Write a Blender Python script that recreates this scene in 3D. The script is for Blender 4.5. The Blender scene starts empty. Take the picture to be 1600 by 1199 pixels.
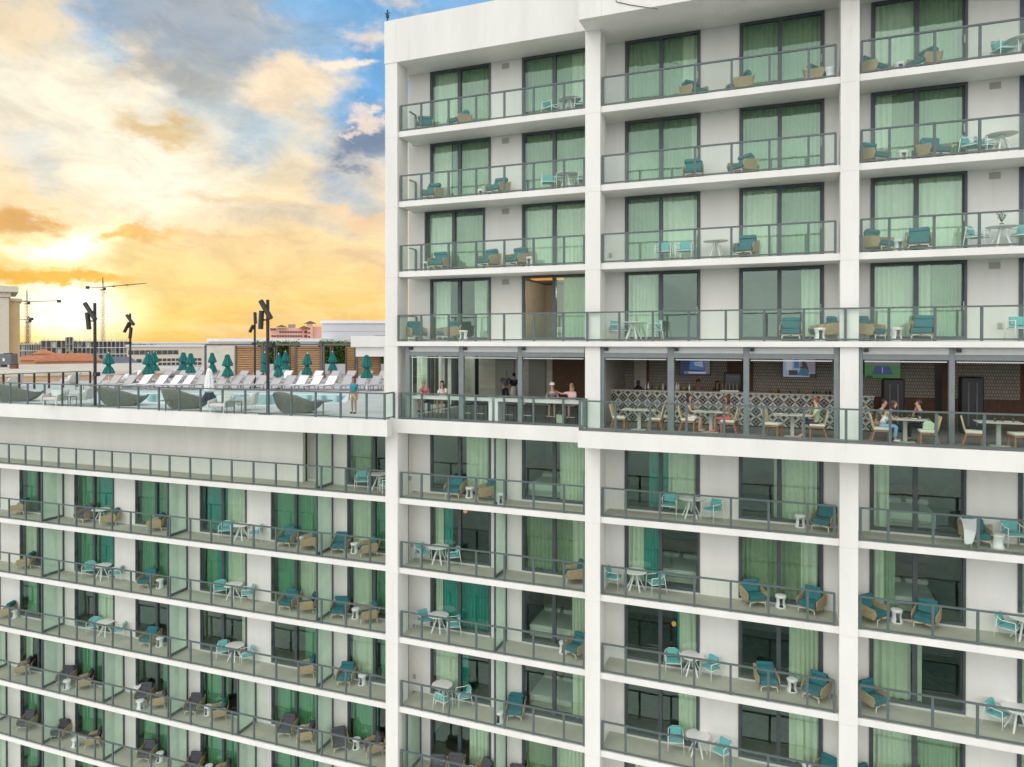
import bpy, bmesh, math, random
from mathutils import Vector, Matrix
random.seed(7)
R = math.radians
sc = bpy.context.scene
col = sc.collection

# ---------------------------------------------------------------- camera, world, sun, exposure
# units: metres, z = 0 is the camera's own height, the street lies 40 m lower.
# X runs along the facade (to the right), Y into the building.
F_PX, YAW, PIT, CX, CY, CAMY = 1090.0, 0.3717945, 0.0056277, 800.0, 540.443, -26.16068
cam = bpy.data.objects.new("camera", bpy.data.cameras.new("camera"))
col.objects.link(cam)
cam.location = (0, CAMY, 0)
cam.rotation_euler = (math.pi/2 - PIT, 0, YAW)
cam.data.sensor_width = 36
cam.data.lens = F_PX/1600*36
cam.data.shift_y = -(599.5 - CY)/1600
cam.data.clip_end = 6000
cam.data.clip_start = 0.1
sc.camera = cam

sc.view_settings.view_transform = 'Standard'
sc.view_settings.look = 'None'
sc.view_settings.exposure = -0.07
sc.view_settings.gamma = 1.0
sc.render.film_transparent = False
sc.cycles.use_denoising = True
sc.cycles.max_bounces = 8
sc.cycles.transparent_max_bounces = 24
sc.cycles.caustics_reflective = False
sc.cycles.caustics_refractive = False

SUN_EL, SUN_AZ = R(47), R(206)          # soft light from the open bay side, behind the camera
sun = bpy.data.objects.new("sun", bpy.data.lights.new("sun", 'SUN'))
col.objects.link(sun)
sun.data.energy = .6
sun.data.angle = R(26)
sun.data.color = (1.0, 0.975, 0.93)
sd = Vector((math.sin(SUN_AZ)*math.cos(SUN_EL), math.cos(SUN_AZ)*math.cos(SUN_EL), math.sin(SUN_EL)))
sun.rotation_euler = sd.to_track_quat('Z', 'Y').to_euler()

WTH, WPV = R(1.5), Vector((-16.04, 0, 0))       # the low wing stands a touch askew to the tower
def to_w(v):
    c, s = math.cos(WTH), math.sin(WTH); d = Vector(v)-WPV
    return Vector((d.x*c-d.y*s+WPV.x, d.x*s+d.y*c+WPV.y, d.z))
def to_l(v):
    c, s = math.cos(WTH), math.sin(WTH); d = Vector(v)-WPV
    return Vector((d.x*c+d.y*s+WPV.x, -d.x*s+d.y*c+WPV.y, d.z))
def ATW(px, py, Y=None, Z=None):
    """the same in the wing's own frame"""
    if Z is not None: return to_l(AT(px, py, Z=Z))
    p0, p1 = to_l(AT(px, py, D=10)), to_l(AT(px, py, D=30))
    return p0 + (p1-p0)*((Y-p0.y)/(p1.y-p0.y))

def AT(px, py, Y=None, Z=None, D=None):
    """world point seen at photo pixel (px, py) on the plane y=Y, z=Z, or at axis distance D"""
    r = (px-CX)/F_PX; u = -(py-CY)/F_PX
    sp, cp = math.sin(PIT), math.cos(PIT)
    d = cp+u*sp; z = u*cp-sp
    s, c = -math.sin(YAW), math.cos(YAW)
    X, Yd = r*c+d*s, -r*s+d*c
    if Y is not None: t = (Y-CAMY)/Yd
    elif Z is not None: t = Z/z
    else: t = D
    return Vector((X*t, Yd*t+CAMY, z*t))

class Ex:
    """tiny expression helper over shader math nodes"""
    nt = None
    def __init__(s, v): s.v = v
    def _op(s, op, *a):
        n = Ex.nt.nodes.new('ShaderNodeMath'); n.operation = op
        for i, x in enumerate((s,)+a):
            x = x.v if isinstance(x, Ex) else x
            if isinstance(x, (int, float)): n.inputs[i].default_value = x
            else: Ex.nt.links.new(x, n.inputs[i])
        return Ex(n.outputs[0])
    def __add__(s, o): return s._op('ADD', o)
    def __radd__(s, o): return s._op('ADD', o)
    def __sub__(s, o): return s._op('SUBTRACT', o)
    def __rsub__(s, o): return Ex(o)._op('SUBTRACT', s)
    def __mul__(s, o): return s._op('MULTIPLY', o)
    def __rmul__(s, o): return s._op('MULTIPLY', o)
    def __truediv__(s, o): return s._op('DIVIDE', o)
    def f(s, op, *a): return s._op(op, *a)
def smooth(x, a, b):
    n = Ex.nt.nodes.new('ShaderNodeMapRange'); n.interpolation_type = 'SMOOTHSTEP'
    Ex.nt.links.new(x.v, n.inputs[0])
    n.inputs[1].default_value = a; n.inputs[2].default_value = b
    return Ex(n.outputs[0])
def mixc(fac, a, b):
    n = Ex.nt.nodes.new('ShaderNodeMix'); n.data_type = 'RGBA'
    for i, x in ((0, fac), (6, a), (7, b)):
        x = x.v if isinstance(x, Ex) else x
        if isinstance(x, (tuple, list)): n.inputs[i].default_value = (*x, 1)
        elif isinstance(x, (int, float)): n.inputs[i].default_value = x
        else: Ex.nt.links.new(x, n.inputs[i])
    return n.outputs[2]
def noise(vec, scale, detail=5, rough=.55, dist=0.0):
    n = Ex.nt.nodes.new('ShaderNodeTexNoise')
    if vec is not None: Ex.nt.links.new(vec, n.inputs['Vector'])
    n.inputs['Scale'].default_value = scale; n.inputs['Detail'].default_value = detail
    n.inputs['Roughness'].default_value = rough; n.inputs['Distortion'].default_value = dist
    return Ex(n.outputs['Fac'])
def comb(x, y, z):
    n = Ex.nt.nodes.new('ShaderNodeCombineXYZ')
    for i, v in enumerate((x, y, z)):
        v = v.v if isinstance(v, Ex) else v
        if isinstance(v, (int, float)): n.inputs[i].default_value = v
        else: Ex.nt.links.new(v, n.inputs[i])
    return n.outputs[0]

world = bpy.data.worlds.new("World"); sc.world = world
world.use_nodes = True
nt = world.node_tree; nt.nodes.clear(); Ex.nt = nt
tc = nt.nodes.new('ShaderNodeTexCoord'); sx = nt.nodes.new('ShaderNodeSeparateXYZ')
nt.links.new(tc.outputs['Generated'], sx.inputs[0])
dx, dy, dz = (Ex(sx.outputs[i]) for i in range(3))
az = dx.f('ARCTAN2', dy)*57.29578
el = dz.f('ARCSINE')*57.29578
sky = nt.nodes.new('ShaderNodeTexSky'); sky.sky_type = 'NISHITA'; sky.sun_disc = False
sky.sun_elevation = SUN_EL; sky.sun_rotation = SUN_AZ
# cloud coordinates: azimuth and height in degrees, warped by noise
cv = comb(az*.045, el*.085, 0.0)
w1 = noise(cv, 1.6, 6, .6) - .5
w2 = noise(comb(az*.045+7.3, el*.085, 3.1), 1.6, 6, .6) - .5
wf = noise(comb(az*.06+2.1, el*.10, 5.0), 6.0, 6, .65) - .5
azw = az + w1*15.0 + wf*4.0
elw = el + w2*9.0 + wf*3.5
def sky_at(px, py):
    a = math.degrees(math.atan((px-CX)/F_PX)) - math.degrees(YAW)
    k = math.cos(math.atan((px-CX)/F_PX))
    return a, math.degrees(math.atan((534.3-py)/F_PX*k)), k
def blob(px, py, rx, ry, soft=0.0, sharp=False, wa=None, we=None):
    a, e, k = sky_at(px, py)
    ax, ey = math.degrees(rx/F_PX)*k*k, math.degrees(ry/F_PX)*k
    u = ((azw if wa is None else wa) - a)/ax; v = ((elw if we is None else we) - e)/ey
    d = (u*u + v*v).f('SQRT')
    return smooth(d, 1.0, soft)
ramp = nt.nodes.new('ShaderNodeValToRGB')
nt.links.new(((el + wf*2.0)/45.0).v, ramp.inputs[0])
cr = ramp.color_ramp
stops = [(0.0, (1.0, .64, .20)), (.06, (1.0, .69, .25)), (.16, (1.0, .76, .40)), (.27, (.95, .80, .55)), (.38, (.66, .71, .70)), (.55, (.30, .54, .80)), (1.0, (.16, .38, .72))]
while len(cr.elements) < len(stops): cr.elements.new(.5)
for e_, (p_, c_) in zip(cr.elements, stops): e_.position = p_; e_.color = (*c_, 1)
SK = ramp.outputs[0]
def lay(m, c, k=1.0):
    global SK
    SK = mixc(m*k, SK, c)
az_plain, el_plain = az + wf*3.0, el + wf*2.5
lay(blob(60, 510, 430, 95, .0, wa=az, we=el), (1.0, .62, .05), .95)
lay(smooth(noise(comb(az*.03, el*.2, 4.4), 3.0, 6, .6), .48, .66)*(1.0-smooth(el, 3.0, 9.0)), (1.0, .80, .50), .5)            # saturated yellow low on the left
lay(blob(590, 150, 120, 190, .25), (.20, .46, .76), .92)                        # blue gaps at the upper right
lay(blob(400, 215, 75, 45, .1), (.50, .62, .72), .8)
puff = smooth(noise(comb(az*.05+1.7, el*.085, 9.0), 2.4, 8, .62), .47, .60)
lay(puff*smooth(el, 7.0, 14.0), (1.0, .80, .54), .62)
lay(blob(310, 25, 260, 110, .25), (.44, .48, .52), .92)                        # grey cloud sheet at the top
lay(blob(300, 120, 130, 60, .0), (.52, .50, .44), .8)
lay(blob(20, 40, 130, 130, .1), (.90, .74, .50), .8)
lay(blob(450, 140, 130, 62, .35), (1.0, .83, .60), .95)                         # cream puffs
lay(blob(540, 120, 50, 20, .3), (1.0, .86, .68), .9)
lay(blob(560, 60, 60, 30, .2), (.95, .82, .70), .7)
lay(blob(560, 285, 80, 60, .1), (.55, .60, .64), .75)
lay(blob(590, 235, 60, 32, .3), (.26, .32, .42), .9)
lay(blob(585, 210, 40, 16, .4), (.95, .80, .68), .9)
lay(blob(120, 150, 210, 85, .2), (1.02, .93, .74), .9)
lay(blob(230, 270, 290, 125, .15), (1.06, .98, .80), .97)                       # broad pale glow
lay(blob(20, 250, 70, 75, .0), (.76, .76, .72), .75)
lay(blob(235, 190, 120, 34, .25), (.80, .60, .30), .85)                         # tan cloud bands
lay(blob(400, 300, 120, 24, .1), (.82, .64, .40), .75)
lay(blob(490, 330, 130, 30, .1), (.68, .62, .52), .65)
lay(blob(360, 375, 150, 20, .0), (.86, .62, .32), .7)
lay(blob(560, 390, 120, 26, .1), (.88, .66, .42), .6)
lay(blob(560, 330, 70, 26, .2), (1.0, .72, .44), .8)
lay(blob(120, 455, 330, 130, .1), (1.02, .82, .34), .75)
lay(blob(110, 480, 165, 85, .05, wa=az_plain, we=el_plain), (1.5, 1.42, 1.12), 1.0)   # the bright low sun behind cloud
lay(blob(130, 385, 120, 60, .1), (1.5, 1.38, 1.0), .95)
lay(blob(30, 350, 80, 34, .35), (.86, .48, .13), .85)
lay(blob(215, 372, 75, 20, .35), (.98, .60, .16), .85)
lay(blob(90, 432, 170, 15, .45, wa=az_plain, we=el_plain), (1.0, .58, .06), .92)
# the rest of the sky, over the water behind the camera: bright broken overcast
ov = noise(comb(dx*1.0, dy*1.0, dz*2.2), 2.6, 7, .6)
ovc = mixc(smooth(ov, .38, .62), (1.05, 1.09, 1.12), (1.95, 1.92, 1.84))
back = smooth(dy*-1.0, -.25, .10)
ovc = mixc(smooth(el, 4.0, 55.0), mixc(.34, ovc, (2.6, 2.55, 2.42)), mixc(.3, ovc, (.95, 1.0, 1.06)))
# finer cloud texture and contrast over the sunset side
ft = noise(comb(az*.05+3.3, el*.10, 1.2), 4.2, 9, .66, .6)
gm = nt.nodes.new('ShaderNodeGamma'); gm.inputs[1].default_value = 1.22; nt.links.new(SK, gm.inputs[0])
dt = nt.nodes.new('ShaderNodeVectorMath'); dt.operation = 'SCALE'
nt.links.new(gm.outputs[0], dt.inputs[0]); nt.links.new((.90 + .25*smooth(ft, .30, .66)).v, dt.inputs['Scale'])
SK = mixc(back, dt.outputs[0], ovc)
skn = nt.nodes.new('ShaderNodeMix'); skn.data_type = 'RGBA'; skn.blend_type = 'ADD'
skn.inputs[0].default_value = 0.012
nt.links.new(SK, skn.inputs[6]); nt.links.new(sky.outputs[0], skn.inputs[7])
bg = nt.nodes.new('ShaderNodeBackground'); bg.inputs['Strength'].default_value = 1.0
wo = nt.nodes.new('ShaderNodeOutputWorld')
nt.links.new(skn.outputs[2], bg.inputs['Color']); nt.links.new(bg.outputs[0], wo.inputs['Surface'])
world.cycles.sampling_method = 'MANUAL'; world.cycles.sample_map_resolution = 512

# ---------------------------------------------------------------- materials
M = {}
def mat(name, c, rough=.6, metal=0.0, var=0.0, vs=3.0, bump=0.0, bs=40.0, spec=None, coords='Object', stretch=None):
    m = bpy.data.materials.new(name); m.use_nodes = True
    nt = m.node_tree; Ex.nt = nt; b = nt.nodes['Principled BSDF']
    b.inputs['Base Color'].default_value = (*c, 1); b.inputs['Roughness'].default_value = rough
    b.inputs['Metallic'].default_value = metal
    if spec is not None: b.inputs['Specular IOR Level'].default_value = spec
    if var or bump:
        t = nt.nodes.new('ShaderNodeTexCoord'); vec = t.outputs[coords]
        if stretch:
            mp = nt.nodes.new('ShaderNodeMapping'); mp.inputs['Scale'].default_value = stretch
            nt.links.new(vec, mp.inputs[0]); vec = mp.outputs[0]
    if var:
        n = noise(vec, vs, 6, .6)
        f = smooth(n, .25, .75)
        lo = tuple(x*(1-var) for x in c); hi = tuple(min(1, x*(1+var*.6)) for x in c)
        nt.links.new(mixc(f, lo, hi), b.inputs['Base Color'])
    if bump:
        n2 = noise(vec, bs, 4, .6); bp = nt.nodes.new('ShaderNodeBump')
        bp.inputs['Strength'].default_value = bump; bp.inputs['Distance'].default_value = .01
        nt.links.new(n2.v, bp.inputs['Height']); nt.links.new(bp.outputs[0], b.inputs['Normal'])
    M[name] = m
    return m
mat('stucco', (.80, .785, .745), .85, var=.07, vs=.8, bump=.25, bs=60, stretch=(1, 1, .22))
def streaks(m):
    nt = m.node_tree; Ex.nt = nt; b = nt.nodes['Principled BSDF']
    src = b.inputs['Base Color'].links[0].from_socket
    t = nt.nodes.new('ShaderNodeTexCoord'); mp = nt.nodes.new('ShaderNodeMapping'); mp.inputs['Scale'].default_value = (1, 1, .05)
    nt.links.new(t.outputs['Object'], mp.inputs[0])
    s = smooth(noise(mp.outputs[0], 5.5, 5, .65), .54, .74)*smooth(noise(t.outputs['Object'], .5, 3), .42, .66)
    p = smooth(noise(t.outputs['Object'], 1.7, 6, .7), .60, .68)
    nt.links.new(mixc(s*.24 + p*.05, src, (.50, .48, .43)), b.inputs['Base Color'])
streaks(M['stucco'])
mat('soffit', (.70, .695, .65), .9, var=.06, vs=.8)
mat('balcony_floor', (.47, .455, .37), .85, var=.12, vs=1.3, bump=.1)
mat('frame_metal', (.075, .087, .097), .45, var=.15, vs=4)
mat('rail_metal', (.105, .135, .135), .4, var=.12, vs=4)
mat('post_metal', (.20, .225, .23), .5, var=.1, vs=3)
mat('housing', (.55, .56, .55), .6, var=.05)
mat('sill', (.62, .62, .58), .7)
mat('vent_grey', (.42, .41, .36), .7)
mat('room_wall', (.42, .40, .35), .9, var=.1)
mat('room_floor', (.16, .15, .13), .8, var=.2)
mat('white_metal', (.82, .82, .80), .4)
mat('white_plastic', (.83, .83, .82), .35)
mat('table_white', (.80, .79, .77), .4)
mat('teal_fabric', (.026, .165, .190), .9, var=.15, vs=6, bump=.2, bs=90)
mat('grey_fabric', (.085, .085, .10), .9, var=.15, vs=6, bump=.2, bs=90)
mat('aqua_fabric', (.14, .45, .44), .9, var=.12, vs=6)
mat('wicker', (.46, .345, .19), .75, var=.3, vs=22, bump=.6, bs=120)
mat('towel_white', (.82, .82, .83), .95, bump=.3, bs=70)
mat('bed_linen', (.66, .66, .60), .9, var=.06)
mat('wood_brown', (.17, .075, .035), .55, var=.35, vs=5, stretch=(6, 6, .6))
mat('oak_legs', (.36, .17, .07), .5, var=.25, vs=8)
mat('cream_seat', (.74, .69, .58), .8)
mat('black', (.012, .012, .014), .4)
mat('dark_bronze', (.022, .018, .022), .45)
mat('teal_canvas', (.008, .16, .145), .85, var=.2, vs=5)
mat('sling_grey', (.46, .445, .445), .8, var=.06)
mat('sling_frame', (.36, .32, .30), .6)
mat('shell_weave', (.20, .195, .165), .8, var=.25, vs=14, bump=.5, bs=80)
mat('cushion_pale', (.62, .60, .55), .9, var=.06)
mat('deck_paver', (.58, .56, .54), .85, var=.1, vs=.7)
mat('bar_floor', (.30, .28, .26), .6, var=.2, vs=1.2)
mat('travertine', (.78, .72, .63), .7, var=.15, vs=1.5, stretch=(.4, .4, 3))
mat('leaf_green', (.13, .25, .04), .7, var=.6, vs=3)
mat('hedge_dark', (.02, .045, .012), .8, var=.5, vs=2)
mat('slat_wood', (.52, .30, .14), .65, var=.3, vs=4, stretch=(1, 1, 8))
mat('slat_back', (.16, .085, .04), .8, var=.3, vs=2)
mat('pergola_frame', (.14, .115, .10), .55)
mat('roof_white', (.78, .78, .80), .8, var=.05)
mat('panel_grey', (.56, .57, .59), .7, var=.04, vs=.4)
mat('peach_wall', (.74, .46, .28), .85, var=.1)
mat('beige_wall', (.70, .52, .30), .85, var=.08, vs=.4)
mat('cream_wall', (.72, .66, .55), .85, var=.06)
mat('roof_tile', (.56, .20, .08), .8, var=.35, vs=1.5, bump=.3, bs=6)
mat('roof_gravel', (.62, .55, .45), .9, var=.15, vs=.5)
mat('bounce_sand', (.72, .70, .64), .95, var=.08, vs=.05)
mat('pink_wall', (.86, .47, .38), .85, var=.05, vs=.1)
mat('pink_dark', (.78, .33, .26), .85)
mat('maroon_glass', (.16, .07, .07), .3)
mat('slate_roof', (.10, .09, .10), .7)
mat('raw_concrete', (.36, .34, .31), .9, var=.2, vs=.3)
mat('far_white', (.72, .73, .76), .8, var=.05)
mat('far_glass', (.07, .08, .10), .2)
mat('crane_steel', (.045, .04, .06), .6)
mat('ac_grey', (.13, .14, .155), .5, var=.2, vs=2)
mat('asphalt', (.06, .06, .062), .9, var=.2, vs=.1)
mat('ground_mix', (.16, .17, .13), .9, var=.3, vs=.02)
mat('skin_a', (.58, .34, .23), .6); mat('skin_b', (.42, .23, .14), .6); mat('skin_c', (.25, .13, .08), .6)
mat('hair_dark', (.018, .012, .010), .6); mat('hair_brown', (.07, .03, .018), .6); mat('hair_blond', (.42, .27, .12), .6); mat('hair_red', (.20, .05, .02), .6); mat('hair_grey', (.45, .43, .40), .6)
mat('c_teal', (.02, .27, .33), .9); mat('c_khaki', (.52, .37, .23), .9); mat('c_pink', (.62, .10, .20), .9); mat('c_white', (.78, .76, .74), .9); mat('c_grey', (.17, .17, .19), .9)
mat('c_blush', (.74, .52, .47), .9); mat('c_black', (.015, .015, .018), .9); mat('c_navy', (.03, .04, .07), .9); mat('c_coral', (.80, .10, .13), .9); mat('c_olive', (.17, .17, .12), .9); mat('c_jeans', (.22, .40, .62), .9); mat('c_mint', (.42, .55, .36), .9)
mat('c_bag', (.52, .66, .48), .8)

def glass(name, tint, refl, rough=.0, ior=1.5):
    m = bpy.data.materials.new(name); m.use_nodes = True
    nt = m.node_tree; nt.nodes.clear(); Ex.nt = nt
    t = nt.nodes.new('ShaderNodeBsdfTransparent'); t.inputs[0].default_value = (*tint, 1)
    g = nt.nodes.new('ShaderNodeBsdfGlossy'); g.inputs['Roughness'].default_value = rough
    g.inputs['Color'].default_value = (.76, 1.0, .88, 1)
    lw = nt.nodes.new('ShaderNodeLayerWeight'); lw.inputs[0].default_value = .5
    geo = nt.nodes.new('ShaderNodeNewGeometry')
    if name == 'door_glass':             # real panes are never quite flat
        tcg = nt.nodes.new('ShaderNodeTexCoord'); ng = noise(tcg.outputs['Object'], .9, 2)
        bg_ = nt.nodes.new('ShaderNodeBump'); bg_.inputs['Strength'].default_value = .35; bg_.inputs['Distance'].default_value = .02
        nt.links.new(ng.v, bg_.inputs['Height']); nt.links.new(bg_.outputs[0], g.inputs['Normal'])
    mx = nt.nodes.new('ShaderNodeMixShader'); o = nt.nodes.new('ShaderNodeOutputMaterial')
    f = (Ex(lw.outputs['Facing']).f('POWER', 5.0)*refl[1] + refl[0])*(1.0 - Ex(geo.outputs['Backfacing']))
    nt.links.new(f.v, mx.inputs[0]); nt.links.new(t.outputs[0], mx.inputs[1]); nt.links.new(g.outputs[0], mx.inputs[2])
    nt.links.new(mx.outputs[0], o.inputs[0]); M[name] = m
glass('door_glass', (.92, .985, .945), (.13, .8))
glass('rail_glass', (.965, .988, .975), (.045, .6))
glass('deck_glass', (.94, .985, .965), (.018, .6))
glass('bottle_glass', (.75, .78, .60), (.05, .8))

def fabric(name, c, pleat=0.0):
    """curtain cloth: diffuse and a little light let through"""
    m = bpy.data.materials.new(name); m.use_nodes = True
    nt = m.node_tree; nt.nodes.clear(); Ex.nt = nt
    d = nt.nodes.new('ShaderNodeBsdfDiffuse'); t = nt.nodes.new('ShaderNodeBsdfTranslucent')
    mx = nt.nodes.new('ShaderNodeMixShader'); o = nt.nodes.new('ShaderNodeOutputMaterial')
    tcn = nt.nodes.new('ShaderNodeTexCoord')
    n = noise(tcn.outputs['Object'], 2.0, 3)
    cc = mixc(n, tuple(x*.85 for x in c), tuple(min(1, x*1.1) for x in c))
    for s in (d, t): nt.links.new(cc, s.inputs[0])
    mx.inputs[0].default_value = .45 if name == 'divider_frost' else .2
    nt.links.new(d.outputs[0], mx.inputs[1]); nt.links.new(t.outputs[0], mx.inputs[2])
    if name == 'divider_frost':          # acid etched glass: a part of the light passes straight through
        tr = nt.nodes.new('ShaderNodeBsdfTransparent'); tr.inputs[0].default_value = (.86, .97, .90, 1)
        m2 = nt.nodes.new('ShaderNodeMixShader'); m2.inputs[0].default_value = .45
        nt.links.new(mx.outputs[0], m2.inputs[1]); nt.links.new(tr.outputs[0], m2.inputs[2]); nt.links.new(m2.outputs[0], o.inputs[0])
    else: nt.links.new(mx.outputs[0], o.inputs[0])
    M[name] = m
fabric('curtain_light', (.86, .92, .72))
fabric('curtain_mid', (.42, .54, .35))
fabric('curtain_deep', (.20, .50, .29))
fabric('curtain_olive', (.36, .44, .26))
fabric('curtain_teal', (.04, .42, .36))
fabric('divider_frost', (.80, .93, .82))

def water_mat(name, c, scale, strength, rough=.05):
    m = mat(name, c, rough)
    nt = m.node_tree; Ex.nt = nt; b = nt.nodes['Principled BSDF']
    t = nt.nodes.new('ShaderNodeTexCoord'); n = noise(t.outputs['Object'], scale, 4, .6)
    bp = nt.nodes.new('ShaderNodeBump'); bp.inputs['Strength'].default_value = strength; bp.inputs['Distance'].default_value = .3
    nt.links.new(n.v, bp.inputs['Height']); nt.links.new(bp.outputs[0], b.inputs['Normal'])
    if name == 'bay_water': b.inputs['Specular IOR Level'].default_value = .16
water_mat('bay_water', (.010, .050, .043), .22, .8)
water_mat('pool_water', (.20, .62, .66), 1.5, .08)

def tile_mat():
    m = mat('star_tile', (.6, .57, .5), .4); nt = m.node_tree; Ex.nt = nt; b = nt.nodes['Principled BSDF']
    t = nt.nodes.new('ShaderNodeTexCoord'); s = nt.nodes.new('ShaderNodeSeparateXYZ'); nt.links.new(t.outputs['Object'], s.inputs[0])
    P = .40
    a = ((Ex(s.outputs[0])/P).f('FRACT') - .5).f('ABSOLUTE')*2.0
    v = ((Ex(s.outputs[2])/P).f('FRACT') - .5).f('ABSOLUTE')*2.0
    wid = ((a + v)*1.5708).f('SINE')*.46
    lens = (a - v).f('ABSOLUTE').f('LESS_THAN', wid)
    dark = lens*(a - v).f('GREATER_THAN', .0)
    d2 = ((1.0 - a) + v).f('LESS_THAN', .36).f('MAXIMUM', (a + (1.0 - v)).f('LESS_THAN', .36))
    c0 = mixc(lens, (.36, .35, .31), (.66, .64, .57))
    nt.links.new(mixc(dark.f('MAXIMUM', d2), c0, (.035, .034, .032)), b.inputs['Base Color'])
tile_mat()
def weave_mat():
    m = mat('bar_back_panel', (.2, .17, .14), .6); nt = m.node_tree; Ex.nt = nt; b = nt.nodes['Principled BSDF']
    t = nt.nodes.new('ShaderNodeTexCoord'); br = nt.nodes.new('ShaderNodeTexBrick')
    nt.links.new(t.outputs['Object'], br.inputs[0])
    mp = nt.nodes.new('ShaderNodeMapping'); mp.inputs['Rotation'].default_value = (R(90), 0, 0)
    nt.links.new(t.outputs['Object'], mp.inputs[0]); nt.links.new(mp.outputs[0], br.inputs[0])
    br.inputs['Color1'].default_value = (.60, .53, .44, 1); br.inputs['Color2'].default_value = (.48, .42, .35, 1); br.inputs['Mortar'].default_value = (.24, .20, .165, 1)
    br.inputs['Scale'].default_value = 3.2; br.inputs['Mortar Size'].default_value = .05; br.inputs['Brick Width'].default_value = .28; br.inputs['Row Height'].default_value = .42
    nt.links.new(br.outputs[0], b.inputs['Base Color'])
weave_mat()
def screen(name, c, e=.36):
    m = mat(name, c, .3); b = m.node_tree.nodes['Principled BSDF']
    b.inputs['Base Color'].default_value = (.02, .02, .02, 1)
    b.inputs['Emission Color'].default_value = (*c, 1); b.inputs['Emission Strength'].default_value = e
for n_, c_ in dict(scr_grey=(.22, .22, .23), scr_lime=(.45, .6, .1), scr_lilac=(.35, .3, .42), scr_red=(.4, .25, .24), scr_navy=(.01, .02, .12), scr_blue=(.05, .2, .55), scr_pale=(.45, .55, .7), scr_white=(.7, .75, .85), scr_green=(.07, .28, .06), scr_court=(.05, .08, .3), scr_skin=(.4, .25, .18), scr_teal=(.02, .2, .3), scr_dark=(.03, .025, .03)).items(): screen(n_, c_)
screen('lamp_amber', (1.0, .42, .06), .7)
mat('oak_back', (.58, .42, .24), .6, var=.15, vs=6)
mat('table_stone', (.50, .48, .42), .6, var=.08)

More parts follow.
